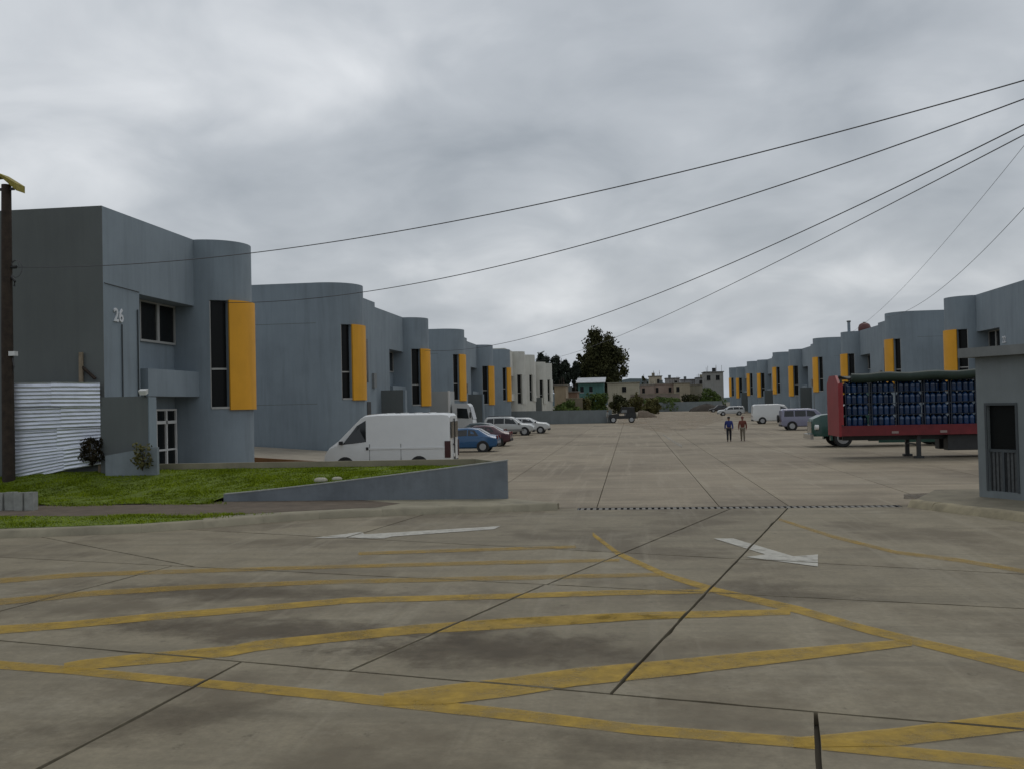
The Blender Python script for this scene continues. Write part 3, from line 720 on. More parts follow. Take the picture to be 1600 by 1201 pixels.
# ------------------------------------------------------------------ corrugated fence
fa, fb = Vector((-19.55, 28.15, 0)), Vector((-17.04, 29.22, 0)); dv = (fb-fa); fl = dv.length; dvn = dv.normalized()
fn = thing('corrugated_fence', 'shiny corrugated zinc sheet fence between the pole and warehouse 26', 'fence', tuple(fa), math.atan2(dv.y, dv.x))
def sheet(x0, x1, zb0, zb1, zt0, zt1, y, bow=0):
    nr = max(4, int((zt0-zb0)/.021)); nc = 8; v = []; fc = []
    for j in range(nr+1):
        for i in range(nc+1):
            s = i/nc; t = j/nr; z = (zb0+(zb1-zb0)*s)*(1-t)+(zt0+(zt1-zt0)*s)*t
            v.append((x0+(x1-x0)*s, y-.022*math.sin(2*math.pi*(t*(zt0-zb0))/.125)-bow*math.sin(s*3.1)*.02+.01*random.uniform(-1, 1)*(i > 0), z))
    for j in range(nr):
        for i in range(nc): a = j*(nc+1)+i; fc.append((a, a+1, a+nc+2, a+nc+1))
    o = raw('sheet', v, fc, ZINC, fn, smooth=True); return o
sheet(-.1, fl*.55, 1.5, 1.62, 2.3, 2.34, .0); sheet(fl*.53, fl+.02, 1.6, 1.75, 2.35, 2.36, -.03, 1)
sheet(-.1, fl*.6, 2.26, 2.3, 3.02, 3.03, -.05); sheet(fl*.58, fl+.02, 2.3, 2.32, 3.03, 3.02, -.08, 1)
sheet(-.1, fl*.5, 2.98, 2.99, 3.76, 3.74, -.1); sheet(fl*.48, fl+.02, 2.98, 2.96, 3.75, 3.72, -.13, 1)
sheet(-.1, fl*.62, .55, .95, 1.55, 1.68, -.04); sheet(fl*.6, fl+.02, .95, 1.1, 1.68, 1.8, -.06)
for i, x in enumerate((.05, fl*.5, fl-.05)): MB().box(x-.04, x+.04, .05, .12, .3, 3.7).build('post', WOOD2, fn)
st = thing('timber_stake', 'upright timber stake leaning behind the corrugated fence', 'stake', (-17.75, 29.3, 1.0))
MB().tube([(0, 0, 0), (.03, 0, 3.72)], .075, 8).build('post', WOOD2, st); MB().tube([(0, 0, 3.3), (.5, .02, 2.85)], .05, 6).build('brace', WOOD, st)

# ------------------------------------------------------------------ blocks by the kerb
BLK = mat('concrete_block', (.3, .305, .28), .9, .15, 6, .5, 40)
for i in range(4):
    b = MB(); x0 = 0; w2, d2, h2 = .27, .2, random.uniform(.46, .5); t = .035
    for a0, a1, b0_, b1_ in ((0, w2, 0, t), (0, w2, d2-t, d2), (0, t, t, d2-t), (w2-t, w2, t, d2-t), (w2/2-t/2, w2/2+t/2, t, d2-t)): b.box(a0, a1, b0_, b1_, 0, h2)
    o = b.build('concrete_block', BLK, loc=(-17.35+i*.315, 24.35+random.uniform(-.04, .04), .137)); o.rotation_euler.z = random.uniform(-.12, .12)
    tag(o, ['leftmost', 'second from left', 'third from left', 'rightmost'][i]+' of four pale concrete blocks standing upright on the verge', 'block', 'concrete blocks on the verge')

# ------------------------------------------------------------------ poles and wires
def pole(name, label, loc, h, r):
    p = thing(name, label, 'pole', loc); MB().tube([(0, 0, -.4), (0, 0, h*.5), (.03, 0, h)], [r, r*.9, r*.75], 12).build('shaft', WOOD, p, smooth=50); return p
PL = Vector((-19.3, 27.85, .45))
lp = pole('utility_pole', 'dark wooden utility pole at the left edge beside the fence', tuple(PL), 9.5, .19)
MB().tube([(.16, 0, 6.9), (.34, 0, 6.9)], .05, 8).build('insulator', BLACK, lp); MB().tube([(.14, 0, 6.62), (.3, -.02, 6.45), (.26, 0, 6.3)], .04, 8).build('clamp', BLACK, lp)
MB().tube([(.3+.2*math.cos(a*.4)*(.7+.02*a), -.02+.004*a, 6.85+.27*math.sin(a*.4)) for a in range(26)], .012, 5).build('cable_coil', WIRE, lp)
MB().box(.1, .32, -.12, .06, 4.12, 4.26).build('junction_box', LAMPW, lp); MB().tube([(.15, 0, 4.1), (.22, 0, 3.8), (.14, 0, 3.4)], .02, 6).build('drop_cable', WIRE, lp)
hd = MB(); hood = mat('hood_yellow', (.26, .215, .03), .7, .35, 9)
hd.loft([[(-.75, -.25, .28), (-.75, .25, .28), (-.75, .25, .34), (-.75, -.25, .34)], [(-.1, -.25, .3), (-.1, .25, .3), (-.1, .25, .37), (-.1, -.25, .37)], [(.46, -.22, -.2), (.46, .22, -.2), (.46, .22, .02), (.46, -.22, .02)]])
hd.build('lamp_hood', hood, lp, loc=(.05, 0, 9.45))
MB().box(-.6, .3, -.03, .03, 9.32, 9.4).build('lamp_arm', DARKM, lp)
PR = Vector((12.0, 14.0, 0))
rpole = pole('utility_pole', 'wooden utility pole carrying the cables, just right of the view', (12.0, 14.0, 0), 14.2, .17)
MB().tube([(-.9, 0, 13.2), (.9, 0, 13.2)], .06, 6).build('crossarm', WOOD, rpole)
def wire(label, A, pmid, pend, rad=.017):
    """hang a cable from A to the right pole so that it passes the two sighted points"""
    A = Vector(A); ts = []; zs = []
    for p in (pmid, pend):
        d = ray(*p); # intersect in plan
        ax, ay = PR.x-A.x, PR.y-A.y
        det = d.x*(-ay) - d.y*(-ax)
        s = (A.x*(-ay) - A.y*(-ax))/det; t = ((d.x*s-A.x)*ax+(d.y*s-A.y)*ay)/(ax*ax+ay*ay)
        ts.append(t); zs.append(CAM_H+d.z*s)
    M3 = np.array([[0, 0, 1], [ts[0]**2, ts[0], 1], [ts[1]**2, ts[1], 1]]); k = np.linalg.solve(M3, np.array([A.z, *zs]))
    pts = [(A.x+(PR.x-A.x)*t, A.y+(PR.y-A.y)*t, k[0]*t*t+k[1]*t+k[2]) for t in (i/48 for i in range(49))]
    o = MB().tube(pts, rad, 6).build('overhead_cable', WIRE, smooth=60); tag(o, label, 'cable', 'overhead cables'); return pts
wire('topmost overhead cable, from the wooden pole at left to upper right', PL+Vector((.34, 0, 6.9)), (800, 328), (1600, 126), .0115)
wire('second overhead cable from the top, starting at warehouse 26', (LX+1.1, YA-1.25, 7.0), (800, 411), (1600, 155), .012)
wire('third overhead cable from the top, starting at the second left warehouse', (LX+1.45, YA+2*K_S-.6, 7.0), (1000, 470), (1600, 195), .014)
wire('fourth overhead cable from the top, starting at the white warehouses', (LX+1.0, 160, 9.9), (1160, 436), (1600, 211), .015)
wire('thin short cable at right running up from the right warehouses', (RX-1.3, 91, 9.9), (1530, 398), (1600, 325), .012)
wire('faintest thin cable at right above the short one', (RX-.8, 108, 9.6), (1500, 350), (1600, 228), .009)

# ================================================================== vehicles
def wheel(parent, x, y, r, wdt, rimm=RIM, side=1):
    seg = 20
    def ring(rr, yy): return [(rr*math.cos(2*math.pi*k/seg), yy, rr*math.sin(2*math.pi*k/seg)) for k in range(seg)]
    t = MB().loft([ring(r*.62, -wdt/2), ring(r*.93, -wdt/2), ring(r, -wdt*.32), ring(r, wdt*.32), ring(r*.93, wdt/2), ring(r*.62, wdt/2)]).build('wheel', RUBBER, parent, smooth=40, loc=(x, y, r))
    yo = side*wdt/2; MB().loft([ring(r*.63, yo*1.01), ring(r*.6, yo*1.04), ring(r*.5, yo*.72), ring(r*.2, yo*.8), ring(r*.16, yo*1.0)]).build('rim', rimm, t, smooth=30)
    return t
def vehicle(name, label, cat, loc, rz, st, body, wheels, W, sidewin, wind, rear=None, wr=.31, clad=None, rimm=RIM, extra=None, lampz=.7):
    """st: stations (x, zbottom, zbelt, ztop, wbelt, wtop) from tail to nose"""
    o = thing(name, label, cat, loc, rz)
    def half(s):
        x, zb, zl, zt, wb, wt = s; zm = zb+(zl-zb)*.45
        return [(0, zb), (wb*.86, zb), (wb*.98, zb+.09), (wb*1.0, zm), (wb*.985, zl), (wt+(wb*.985-wt)*.06, zt-.06), (wt*.9, zt-.012), (wt*.5, zt+.012), (0, zt+.018)]
    rings = []
    for s in st:
        h = half(s); rings.append([(s[0], y, z) for y, z in h] + [(s[0], -y, z) for y, z in h[-2:0:-1]])
    MB().loft(rings).build('body', body, o, smooth=32)
    xsn = [s[0] for s in st]
    def at(x):
        for a, b in zip(st, st[1:]):
            if a[0] <= x <= b[0]:
                t = (x-a[0])/max(1e-6, b[0]-a[0]); return [p+(q-p)*t for p, q in zip(a, b)]
        return list(st[-1] if x > xsn[-1] else st[0])
    def sp(x, t, s, off=.012):
        h = half(at(x)); (y0, z0), (y1, z1) = h[4], h[5]; return (x, s*(y0+(y1-y0)*t+off), z0+(z1-z0)*t)
    for quad in sidewin:      # each: corner list (x,t)
        for s in (1, -1):
            m = MB(); m.extr([sp(x, t, s) for x, t in quad], (0, -s*.02, 0)); m.build('side_window', GLASSC, o)
    def cross(ia, ib, nm, fa=.06, fb=.08, ww=.93):
        A, B = half(st[ia]), half(st[ib]); xa, xb = st[ia][0], st[ib][0]
        def pt(j, t, s): ya, za = A[j]; yb, zb = B[j]; return Vector((xa+(xb-xa)*t, s*(ya+(yb-ya)*t)*ww, za+(zb-za)*t))
        nrm = Vector((-(B[8][1]-A[8][1]), 0, xb-xa)).normalized()
        if nrm.z < 0: nrm = -nrm
        rr = [[pt(j, t, s)+nrm*.014 for j, s in ((6, 1), (7, 1), (8, 1), (7, -1), (6, -1))] for t in (fa, 1-fb)]
        m = MB(); m.loft(rr, closed=False, caps=False); m.build(nm, GLASSC, o)
    cross(*wind, 'windshield')
    if rear: cross(*rear, 'rear_window')
    for x, r in zip(wheels, (wr, wr)):
        for s in (1, -1):
            arch = MB(); seg = 16; y0 = s*(W-.02)
            arch.tube([(x, s*(at(x)[4]*1.0+.006), r), (x, s*(W-.25), r)], r*1.17, 18); arch.build('wheel_arch', BLACK, o)
            wheel(o, x, s*(at(x)[4]+.012-.1), r, .22, rimm, s)
    x0, x1 = xsn[0], xsn[-1]
    for s in (1, -1):
        yb = s*st[0][4]*.78; MB().box(x0-.012, x0+.1, min(yb, yb*.72), max(yb, yb*.72)+.03, lampz+.05, lampz+.25).build('taillight', TAIL, o)
        yf = s*st[-1][4]*.75; MB().box(x1-.12, x1+.012, min(yf, yf*.6), max(yf, yf*.6)+.03, st[-1][3]-.2, st[-1][3]-.06).build('headlight', LAMPW, o)
        xm = st[wind[0]][0] if st[wind[0]][0] > 0 or True else 0
        ym = s*(at(xm)[4]+.09); MB().box(xm-.25, xm-.12, ym-.08, ym+.08, at(xm)[2]+.02, at(xm)[2]+.16).build('mirror', BLACK, o)
    MB().box(x0-.03, x0+.12, -W*.86, W*.86, .34, .5).build('rear_bumper', clad or BLACK, o); MB().box(x1-.12, x1+.03, -W*.82, W*.82, .3, .48).build('front_bumper', clad or BLACK, o)
    if extra: extra(o, at, sp)
    return o
def carpaint(n, c, r=.3, met=.0): return mat(n, c, r, .03, 2, coat=.5, metal=met, world=False)
VW = carpaint('van_white', (.72, .73, .72), .42)
# --- white delivery van, nose towards the left
van_st = [(-2.78, .42, 1.25, 2.30, .96, .84), (-2.7, .38, 1.25, 2.40, .985, .88), (-2.45, .36, 1.25, 2.43, .99, .89), (0.2, .36, 1.25, 2.45, .99, .89), (.78, .36, 1.25, 2.41, .99, .87), (1.0, .36, 1.24, 2.28, .985, .85), (1.95, .36, 1.2, 1.38, .97, .82), (2.38, .36, .98, 1.08, .92, .78), (2.52, .38, .78, .86, .86, .72), (2.57, .42, .6, .66, .80, .7)]
def vanx(o, at, sp):
    for s in (1, -1):
        MB().box(-2.815, -2.58, s*.9 if s > 0 else -1.005, 1.005 if s > 0 else -.9, .62, 1.3).build('taillight', mat('smoked_red', (.05, .012, .012), .3, 0), o)
        MB().box(-2.58, .6, min(s*.985, s*1.012), max(s*.985, s*1.012), 1.0, 1.06).build('side_moulding', VW, o)
        MB().box(.62, .72, min(s*.98, s*1.008), max(s*.98, s*1.008), .98, 1.1).build('door_handle', BLACK, o)
        for xx in (.57, -.75): MB().box(xx-.009, xx+.009, min(s*.975, s*.9945), max(s*.975, s*.9945), .45, 1.22).build('door_seam', mat('seam_grey', (.12, .12, .12), .6, 0), o)
        MB().box(-2.83, -2.79, min(s*.12, s*.74), max(s*.12, s*.74), 1.42, 2.08).build('rear_window', GLASSC, o)
    MB().box(-2.84, -2.79, -.012, .012, .5, 2.2).build('door_seam', BLACK, o); MB().box(-2.85, -2.79, .08, .22, 1.1, 1.16).build('door_handle', BLACK, o); MB().box(-2.83, -2.785, -.26, .26, .62, .76).build('number_plate', LAMPW, o)
    for xx in (-1.9, -1.3, -.7, -.1): MB().box(xx-.02, xx+.02, -.7, .7, 2.44, 2.478).build('roof_rib', VW, o)
vehicle('delivery_van', 'white high-roof delivery van parked behind the lawn wall', 'van', (-10.15, 39.6, 0), math.pi, van_st, VW, (-1.5, 1.62), .97,
        [[(.72, .06), (1.72, .04), (1.55, .5), (1.12, .86), (.74, .86)]], (6, 5), None, .33, extra=vanx, lampz=.2)
def sedan_st(L_=4.3, W=.84, H=1.42):
    k = L_/4.3
    return [(-2.15*k, .4, .66, .72, W*.88, W*.75), (-2.08*k, .3, .8, .93, W*.95, W*.8), (-1.62*k, .25, .88, .99, W, W*.82), (-1.0*k, .22, .92, H-.06, W, W*.68), (-.35*k, .22, .92, H, W, W*.7), (.35*k, .22, .91, H-.03, W, W*.68), (1.05*k, .22, .88, .97, W, W*.8), (1.75*k, .25, .76, .83, W*.96, W*.8), (2.1*k, .32, .62, .68, W*.86, W*.72), (2.15*k, .38, .55, .6, W*.8, W*.68)]
sed_win = lambda k=1: [[(-1.05*k, .1), (-.42*k, .1), (-.42*k, .9), (-.8*k, .9)], [(-.36*k, .1), (.5*k, .1), (.3*k, .88), (-.36*k, .9)]]
def suv_st(L_=4.4, W=.87, H=1.68):
    k = L_/4.4
    return [(-2.2*k, .45, .85, 1.0, W*.9, W*.8), (-2.14*k, .36, 1.0, H-.22, W*.96, W*.76), (-1.95*k, .32, 1.02, H-.04, W, W*.76), (-.9*k, .3, 1.02, H, W, W*.78), (.2*k, .3, 1.02, H-.02, W, W*.77), (.42*k, .3, 1.01, H-.09, W, W*.76), (1.12*k, .3, .98, 1.07, W, W*.84), (1.9*k, .33, .9, .99, W*.97, W*.82), (2.14*k, .38, .76, .84, W*.9, W*.78), (2.2*k, .44, .66, .72, W*.86, W*.74)]
suv_win = lambda k=1: [[(-2.0*k, .1), (-1.35*k, .1), (-1.35*k, .88), (-1.85*k, .86)], [(-1.27*k, .1), (-.4*k, .1), (-.4*k, .88), (-1.27*k, .88)], [(-.32*k, .1), (.72*k, .1), (.4*k, .82), (-.32*k, .88)]]
# nose towards the warehouse unless noted
vehicle('parked_car', 'dark blue coupe parked just beyond the white van', 'car', (-9.9, 56.2, 0), math.pi, sedan_st(4.3), carpaint('car_blue', (.016, .085, .2), .25), (-1.3, 1.35), .84, sed_win(), (6, 5), (2, 3))
vehicle('parked_car', 'maroon saloon parked between the blue coupe and the silver wagon', 'car', (-10.0, 63.4, 0), math.pi, sedan_st(4.2, .83, 1.4), carpaint('car_maroon', (.075, .026, .036), .3), (-1.3, 1.3), .83, sed_win(), (6, 5), (2, 3))
vehicle('parked_car', 'dark teal saloon mostly hidden behind the maroon car', 'car', (-11.4, 70.5, 0), math.pi, sedan_st(4.4, .84, 1.45), carpaint('car_teal', (.02, .045, .05), .3), (-1.3, 1.35), .84, sed_win(), (6, 5), (2, 3))
SIL = carpaint('car_silver', (.50, .51, .50), .35, .1)
def suvx(o, at, sp):
    for s in (1, -1): MB().tube([(-1.8, s*.6, 1.74), (.1, s*.6, 1.73)], .022, 6).build('roof_rail', BLACK, o); MB().box(-1.6, 1.4, min(s*.86, s*.885), max(s*.86, s*.885), .42, .58).build('side_cladding', mat('clad_grey', (.2, .2, .19), .6, 0), o)
vehicle('parked_suv', 'silver four-door wagon with dark windows, nose towards the lane on the left', 'car', (-10.7, 84.7, 0), 0, suv_st(4.4), SIL, (-1.35, 1.4), .87, suv_win(), (6, 5), None, .36, extra=suvx)
vehicle('parked_car', 'white hatchback half hidden behind the silver wagon', 'car', (-9.7, 89.6, 0), 0, suv_st(4.3, .85, 1.5), carpaint('car_white', (.6, .61, .6), .4), (-1.3, 1.35), .85, suv_win(), (6, 5), None, .32)
# right side
LAV = carpaint('car_lavender', (.24, .24, .33), .4)
def spare(o, at, sp): MB().tube([(-2.34, .1, 1.0), (-2.2, .1, 1.0)], .33, 16).build('spare_wheel', RUBBER, o)
def mpv_st(L_=4.9, W=.9, H=2.05):
    k = L_/4.9
    return [(-2.45*k, .45, 1.0, 1.2, W*.94, W*.86), (-2.4*k, .36, 1.1, H-.15, W*.98, W*.84), (-2.2*k, .32, 1.12, H-.02, W, W*.84), (.2*k, .3, 1.12, H, W, W*.84), (.9*k, .3, 1.1, H-.1, W, W*.82), (1.7*k, .3, 1.05, 1.15, W*.98, W*.84), (2.25*k, .34, .86, .95, W*.95, W*.8), (2.45*k, .4, .68, .74, W*.88, W*.74)]
vehicle('parked_suv', 'lavender grey boxy wagon parked next to the green truck on the right', 'car', (14.9, 85.1, 0), 0, [(x*.92, a, b, c, d_, e_) for x, a, b, c, d_, e_ in mpv_st(4.6, .88, 1.85)], LAV, (-1.25, 1.35), .88, [[(-1.9, .1), (-1.1, .1), (-1.1, .85), (-1.85, .85)], [(-1.0, .1), (-.1, .1), (-.1, .85), (-1.0, .85)], [(0, .1), (.9, .1), (.6, .8), (0, .85)]], (5, 4), None, .37, extra=spare)
vehicle('parked_van', 'white windowless minivan beside the lavender wagon on the right', 'van', (15.8, 108.6, 0), 0, mpv_st(5.0, .92, 2.15), VW, (-1.5, 1.6), .92, [[(.45, .08), (1.35, .08), (1.05, .8), (.45, .85)]], (5, 4), None, .36)
vehicle('parked_car', 'small white car far off on the right, nose towards the lane', 'car', (17.4, 171.5, 0), math.pi, suv_st(4.6, .86, 1.6), carpaint('car_white2', (.58, .59, .58), .4), (-1.35, 1.4), .86, suv_win(1.04), (6, 5), None, .34)
vehicle('parked_car', 'dark brown pickup-like car at the far right end of the lot', 'car', (20.3, 224, 0), math.pi, sedan_st(5.0, .9, 1.7), carpaint('car_darkbrown', (.03, .025, .022), .6), (-1.5, 1.55), .9, sed_win(1.15), (6, 5), (2, 3), .38)

# --- white box truck, nose towards the lane
bt = thing('box_truck', 'white cab-over box truck between the second and third left warehouses', 'truck', (-12.55, 77.4, 0))
TW = carpaint('truck_white', (.55, .56, .55), .45)
MB().loft([[(x, -1, z0), (x, 1, z0), (x, 1, zb), (x, .92, zt), (x, -.92, zt), (x, -1, zb)] for x, z0, zb, zt in ((-1.75, .6, 1.7, 2.85), (-1.6, .55, 1.7, 2.92), (-.55, .5, 1.7, 2.9), (-.38, .5, 1.65, 2.75), (-.1, .5, 1.4, 1.5), (0, .55, 1.0, 1.1))]).build('cab', TW, bt, smooth=30)
for s in (1, -1):
    MB().extr([(-1.35, s*.995, 1.75), (-.4, s*.995, 1.7), (-.55, s*.955, 2.5), (-1.35, s*.955, 2.55)], (0, s*.02, 0)).build('side_window', GLASSC, bt)
    MB().box(-.3, -.2, min(s*1.08, s*1.25), max(s*1.08, s*1.25), 1.75, 2.2).build('mirror', BLACK, bt)
    MB().box(-.1, .02, min(s*.6, s*.9), max(s*.6, s*.9), .75, .95).build('headlight', LAMPW, bt)
MB().extr([(-.34, -.85, 2.62), (-.34, .85, 2.62), (-.1, .9, 1.62), (-.1, -.9, 1.62)], (.03, 0, .02)).build('windshield', GLASSC, bt)
MB().box(-6.6, -1.95, -1.15, 1.15, 1.05, 3.92).build('cargo_box', mat('box_grey', (.36, .37, .36), .6, .06, 1), bt)
MB().box(-2.05, -1.9, -1.18, -1.0, 1.0, 3.96).build('corner_post', LAMPW, bt)
MB().box(-6.4, -.3, -.5, .5, .6, .9).build('chassis', BLACK, bt)
for x in (-.95, -5.2):
    for s in (1, -1): wheel(bt, x, s*.88, .45, .28, RIM, s)

# --- semi-trailer standing on its landing legs
TR = thing('semi_trailer', 'red flatbed semi-trailer with high front wall standing on its legs', 'trailer', (9.0, 43.3, 0))
RED = mat('trailer_red', (.26, .022, .026), .5, .12, 1.5, streak=.3); REDD = mat('trailer_red_dark', (.15, .014, .018), .65, .25, 2, streak=.3)
MB().extr([(0, 0, 1.0), (0, 0, 3.3), (0, .55, 3.66), (0, 1.85, 3.66), (0, 2.4, 3.3), (0, 2.4, 1.0)], (.1, 0, 0)).build('front_wall', RED, TR)
MB().box(.1, .2, -.01, .03, 1.5, 3.32).build('side_board', RED, TR)
MB().box(.1, 12, 0, .1, 1.02, 1.46).box(.1, 12, 2.3, 2.4, 1.02, 1.46).build('side_rail', REDD, TR)
MB().box(.1, 12, .1, 2.3, 1.3, 1.42).build('deck', WOOD2, TR)
MB().box(.3, 11.8, .75, .9, .8, 1.298).box(.3, 11.8, 1.5, 1.65, .8, 1.298).build('chassis_beam', DARKM, TR)
for x in (2.2, 4.2, 6.1): MB().box(x, x+.28, -.02, -.003, 1.1, 1.2).build('side_marker', mat('marker_pale', (.3, .22, .2), .5, 0), TR)
for y in (.3, 2.05):
    lg = MB().box(3.3, 3.46, y-.08, y+.08, .1, 1.3).build('landing_leg', DARKM, TR); MB().box(3.2, 3.56, y-.16, y+.16, .002, .1).build('foot', DARKM, lg)
MB().box(3.34, 3.42, .38, 1.97, .55, .62).build('leg_brace', DARKM, TR)
for x in (8.2, 9.4):
    for y, s in ((.25, -1), (2.15, 1)): wheel(TR, x, y, .5, .5, DARKM, s)
MB().box(4.6, 7.4, .3, .9, .32, .98).build('shade_box', DARKM, TR)  # dark box added to fill the black shadow area under the trailer
MB().box(4.6, 7.4, 1.5, 2.1, .32, .98).build('shade_box', DARKM, TR)  # far-side twin, also added as under-trailer shadow
for x in (.1, 6, 11.9):
    for y in (.05, 2.35): MB().box(x, x+.08, y-.04, y+.04, 1.47, 3.5).build('stake', DARKM, TR)
tp = MB(); TARP = mat('tarp_green', (.012, .028, .018), .6, .25, 3, .5, 8)
def ringt(x, j): return [(x, -.1+.17*math.cos(a)+random.uniform(-.015, .015), 3.52+.2*math.sin(a)+j) for a in (k*math.pi/4 for k in range(8))]
tp.loft([ringt(.55+.4*i, -.03*math.sin(i*1.3)+.012*i*.3) for i in range(29)]); tp.build('rolled_tarp', TARP, TR, smooth=60)
MB().loft([[(x, .0, 3.5+.03*math.sin(x*2)), (x, .6, 3.62), (x, 1.8, 3.62), (x, 2.4, 3.5)] for x in (.3+.5*i for i in range(24))], closed=False, caps=False).build('tarp_cover', TARP, TR)
MB().tube([(.05, .05, 3.62), (.75, -.05, 3.35)], .04, 6).build('strap', BLACK, TR)
# racks of blue water jugs on the deck
JUG = mat('jug_blue', (.008, .035, .1), .16, .25, 3, spec=.8, rnd=.35); RACKM = mat('rack_steel', (.02, .03, .05), .5, .1, 3)
jr = .128
prof = ((.02, .0), (.118, .01), (.128, .05), (.122, .12), (.128, .14), (.122, .22), (.128, .24), (.126, .32), (.1, .38), (.045, .42), (.04, .46))
jug0 = None; ordw = ['nearest the red front wall', 'second from the red front wall', 'third from the red front wall', 'fourth from the red front wall', 'fifth from the red front wall', 'sixth from the front wall, beside the gatehouse', 'seventh from the front wall, behind the gatehouse']
for i in range(7):
    rk = thing('jug_rack', 'rack of blue water jugs on the trailer, '+ordw[i], 'rack', (9.0+.32+i*1.1, 43.43, 1.42), group='jug racks on the trailer')
    fr = MB()
    for x in (0, 1.0):
        for y in (0, 2.14): fr.box(x, x+.035, y, y+.035, 0, 1.98)
    for k in range(5): fr.box(.036, .999, .036, 2.139, k*.485+.0, k*.485+.02)
    fr.build('frame', RACKM, rk)
    for k in range(4):
        for jx in range(4):
            for jy in range(3):
                if random.random() < .05 and jug0 is not None: continue
                lc = (.037+.12+jx*.243+random.uniform(-.008, .008), .15+jy*.26+random.uniform(-.03, .03), .022+k*.485)
                if jug0 is None: jug0 = MB().loft([[(r*.95*math.cos(a*math.pi/6), r*.95*math.sin(a*math.pi/6), z) for a in range(12)] for r, z in prof]).build('jug', JUG, rk, smooth=50, loc=lc)
                else: copy_obj(jug0, rk, lc)
# --- green conventional truck parked beyond the trailer, nose towards the lane
GT = thing('green_truck', 'dark green long-nosed truck parked beyond the trailer', 'truck', (9.9, 55.3, 0))
GRN = mat('truck_green', (.012, .06, .045), .35, .1, 2, coat=.3)
MB().loft([[(x, -w_, z0), (x, -w_*1.02, (z0+z1)/2), (x, -w_*.8, z1), (x, w_*.8, z1), (x, w_*1.02, (z0+z1)/2), (x, w_, z0)] for x, w_, z0, z1 in ((0, .75, .75, 1.3), (.08, .85, .6, 1.55), (.5, .95, .6, 1.75), (1.8, 1.0, .65, 1.9))]).build('hood', GRN, GT, smooth=40)
MB().loft([[(x, -1.1, z0), (x, -1.1, 1.9), (x, -1.0, z1), (x, 1.0, z1), (x, 1.1, 1.9), (x, 1.1, z0)] for x, z0, z1 in ((1.8, .8, 1.95), (2.15, .7, 2.85), (2.4, .7, 2.95), (3.5, .7, 2.95))]).build('cab', GRN, GT, smooth=30)
for s in (1, -1):
    fnd = MB(); fnd.loft([[(1.55+.66*math.cos(a), s*.8, .52+.66*math.sin(a)), (1.55+.66*math.cos(a), s*1.2, .52+.64*math.sin(a)), (1.55+.56*math.cos(a), s*1.2, .52+.56*math.sin(a)), (1.55+.56*math.cos(a), s*.8, .52+.56*math.sin(a))] for a in (k*math.pi/10-.1 for k in range(12))]); fnd.build('fender', GRN, GT, smooth=40)
    MB().tube([(.1, s*.98, 1.1), (.3, s*.98, 1.1)], .14, 12).build('headlight', LAMPW, GT)
    MB().extr([(2.3, s*1.1, 1.95), (3.3, s*1.1, 1.95), (3.3, s*1.05, 2.6), (2.45, s*1.05, 2.6)], (0, s*.015, 0)).build('side_window', GLASSC, GT)
    MB().tube([(1.95, s*1.12, 1.7), (1.95, s*1.35, 1.75), (1.95, s*1.35, 2.3)], .02, 6).build('mirror_arm', CHROME, GT); MB().box(1.9, 1.96, min(s*1.27, s*1.42), max(s*1.27, s*1.42), 1.8, 2.3).build('mirror', CHROME, GT)
    MB().tube([(3.6, s*.98, .75), (5.2, s*.98, .75)], .3, 14).build('fuel_tank', GRN, GT)
    wheel(GT, 1.55, s*1.02, .5, .3, RIM, s)
    MB().box(3.4, 7.2, min(s*1.14, s*1.2), max(s*1.14, s*1.2), .22, .6).build('side_skirt', GRN, GT)
    for x in (6.6, 7.9): wheel(GT, x, s*.9, .52, .5, RIM, s)
MB().box(-.16, .0, -1.1, 1.1, .45, .72).build('bumper', CHROME, GT); MB().box(-.02, .0, -.55, .55, .78, 1.4).build('grille', CHROME, GT)
MB().extr([(1.85, -.9, 2.05), (1.85, .9, 2.05), (2.12, .9, 2.75), (2.12, -.9, 2.75)], (-.02, 0, .01)).build('windshield', GLASSC, GT)
MB().box(1.5, 8.6, -.42, .42, .7, 1.0).build('chassis', DARKM, GT)
# --- open jeep by the cross wall
JP = thing('open_jeep', 'dark open-topped jeep with a tan spare wheel beside the far cross wall', 'car', (-1.05, 128.6, 0), math.pi)
JK = mat('jeep_black', (.022, .024, .024), .5, .1, 3)
MB().extr([(-1.75, -.8, .55), (1.8, -.8, .55), (1.8, -.8, 1.1), (.5, -.8, 1.25), (.45, -.8, .95), (-.4, -.8, .95), (-.5, -.8, 1.3), (-1.75, -.8, 1.3)], (0, 1.6, 0)).build('body', JK, JP)
for s in (1, -1):
    MB().tube([(-1.6, s*.7, 1.3), (-1.5, s*.68, 2.0), (.1, s*.68, 2.05), (.55, s*.7, 1.25)], .05, 6).build('roll_bar', BLACK, JP)
    for x in (-1.15, 1.25): wheel(JP, x, s*.82, .42, .28, RIM, s)
    MB().box(-.7, -.2, s*.35-.25, s*.35+.25, .96, 1.55).build('seat', mat('seat_grey', (.2, .2, .2), .8, .1, 4), JP)
MB().box(-1.5, .1, -.66, .66, 2.02, 2.09).build('canvas_top', mat('canvas_grey', (.09, .095, .095), .9, .1, 4), JP)
MB().extr([(-1.65, -.72, 1.3), (.4, -.72, 1.3), (.1, -.68, 2.0), (-1.55, -.68, 2.0)], (0, 1.42, 0)).build('soft_top', JK, JP)
for s in (1, -1): MB().extr([(-.55, s*.735, 1.36), (.2, s*.735, 1.36), (.02, s*.705, 1.85), (-.55, s*.705, 1.85)], (0, s*.012, 0)).build('side_window', mat('clear_vinyl', (.16, .17, .17), .3, 0), JP)
MB().tube([(-1.78, 0, .95), (-1.98, 0, .95)], .4, 18).build('spare_wheel', mat('spare_tan', (.42, .38, .3), .7, .1, 4), JP)
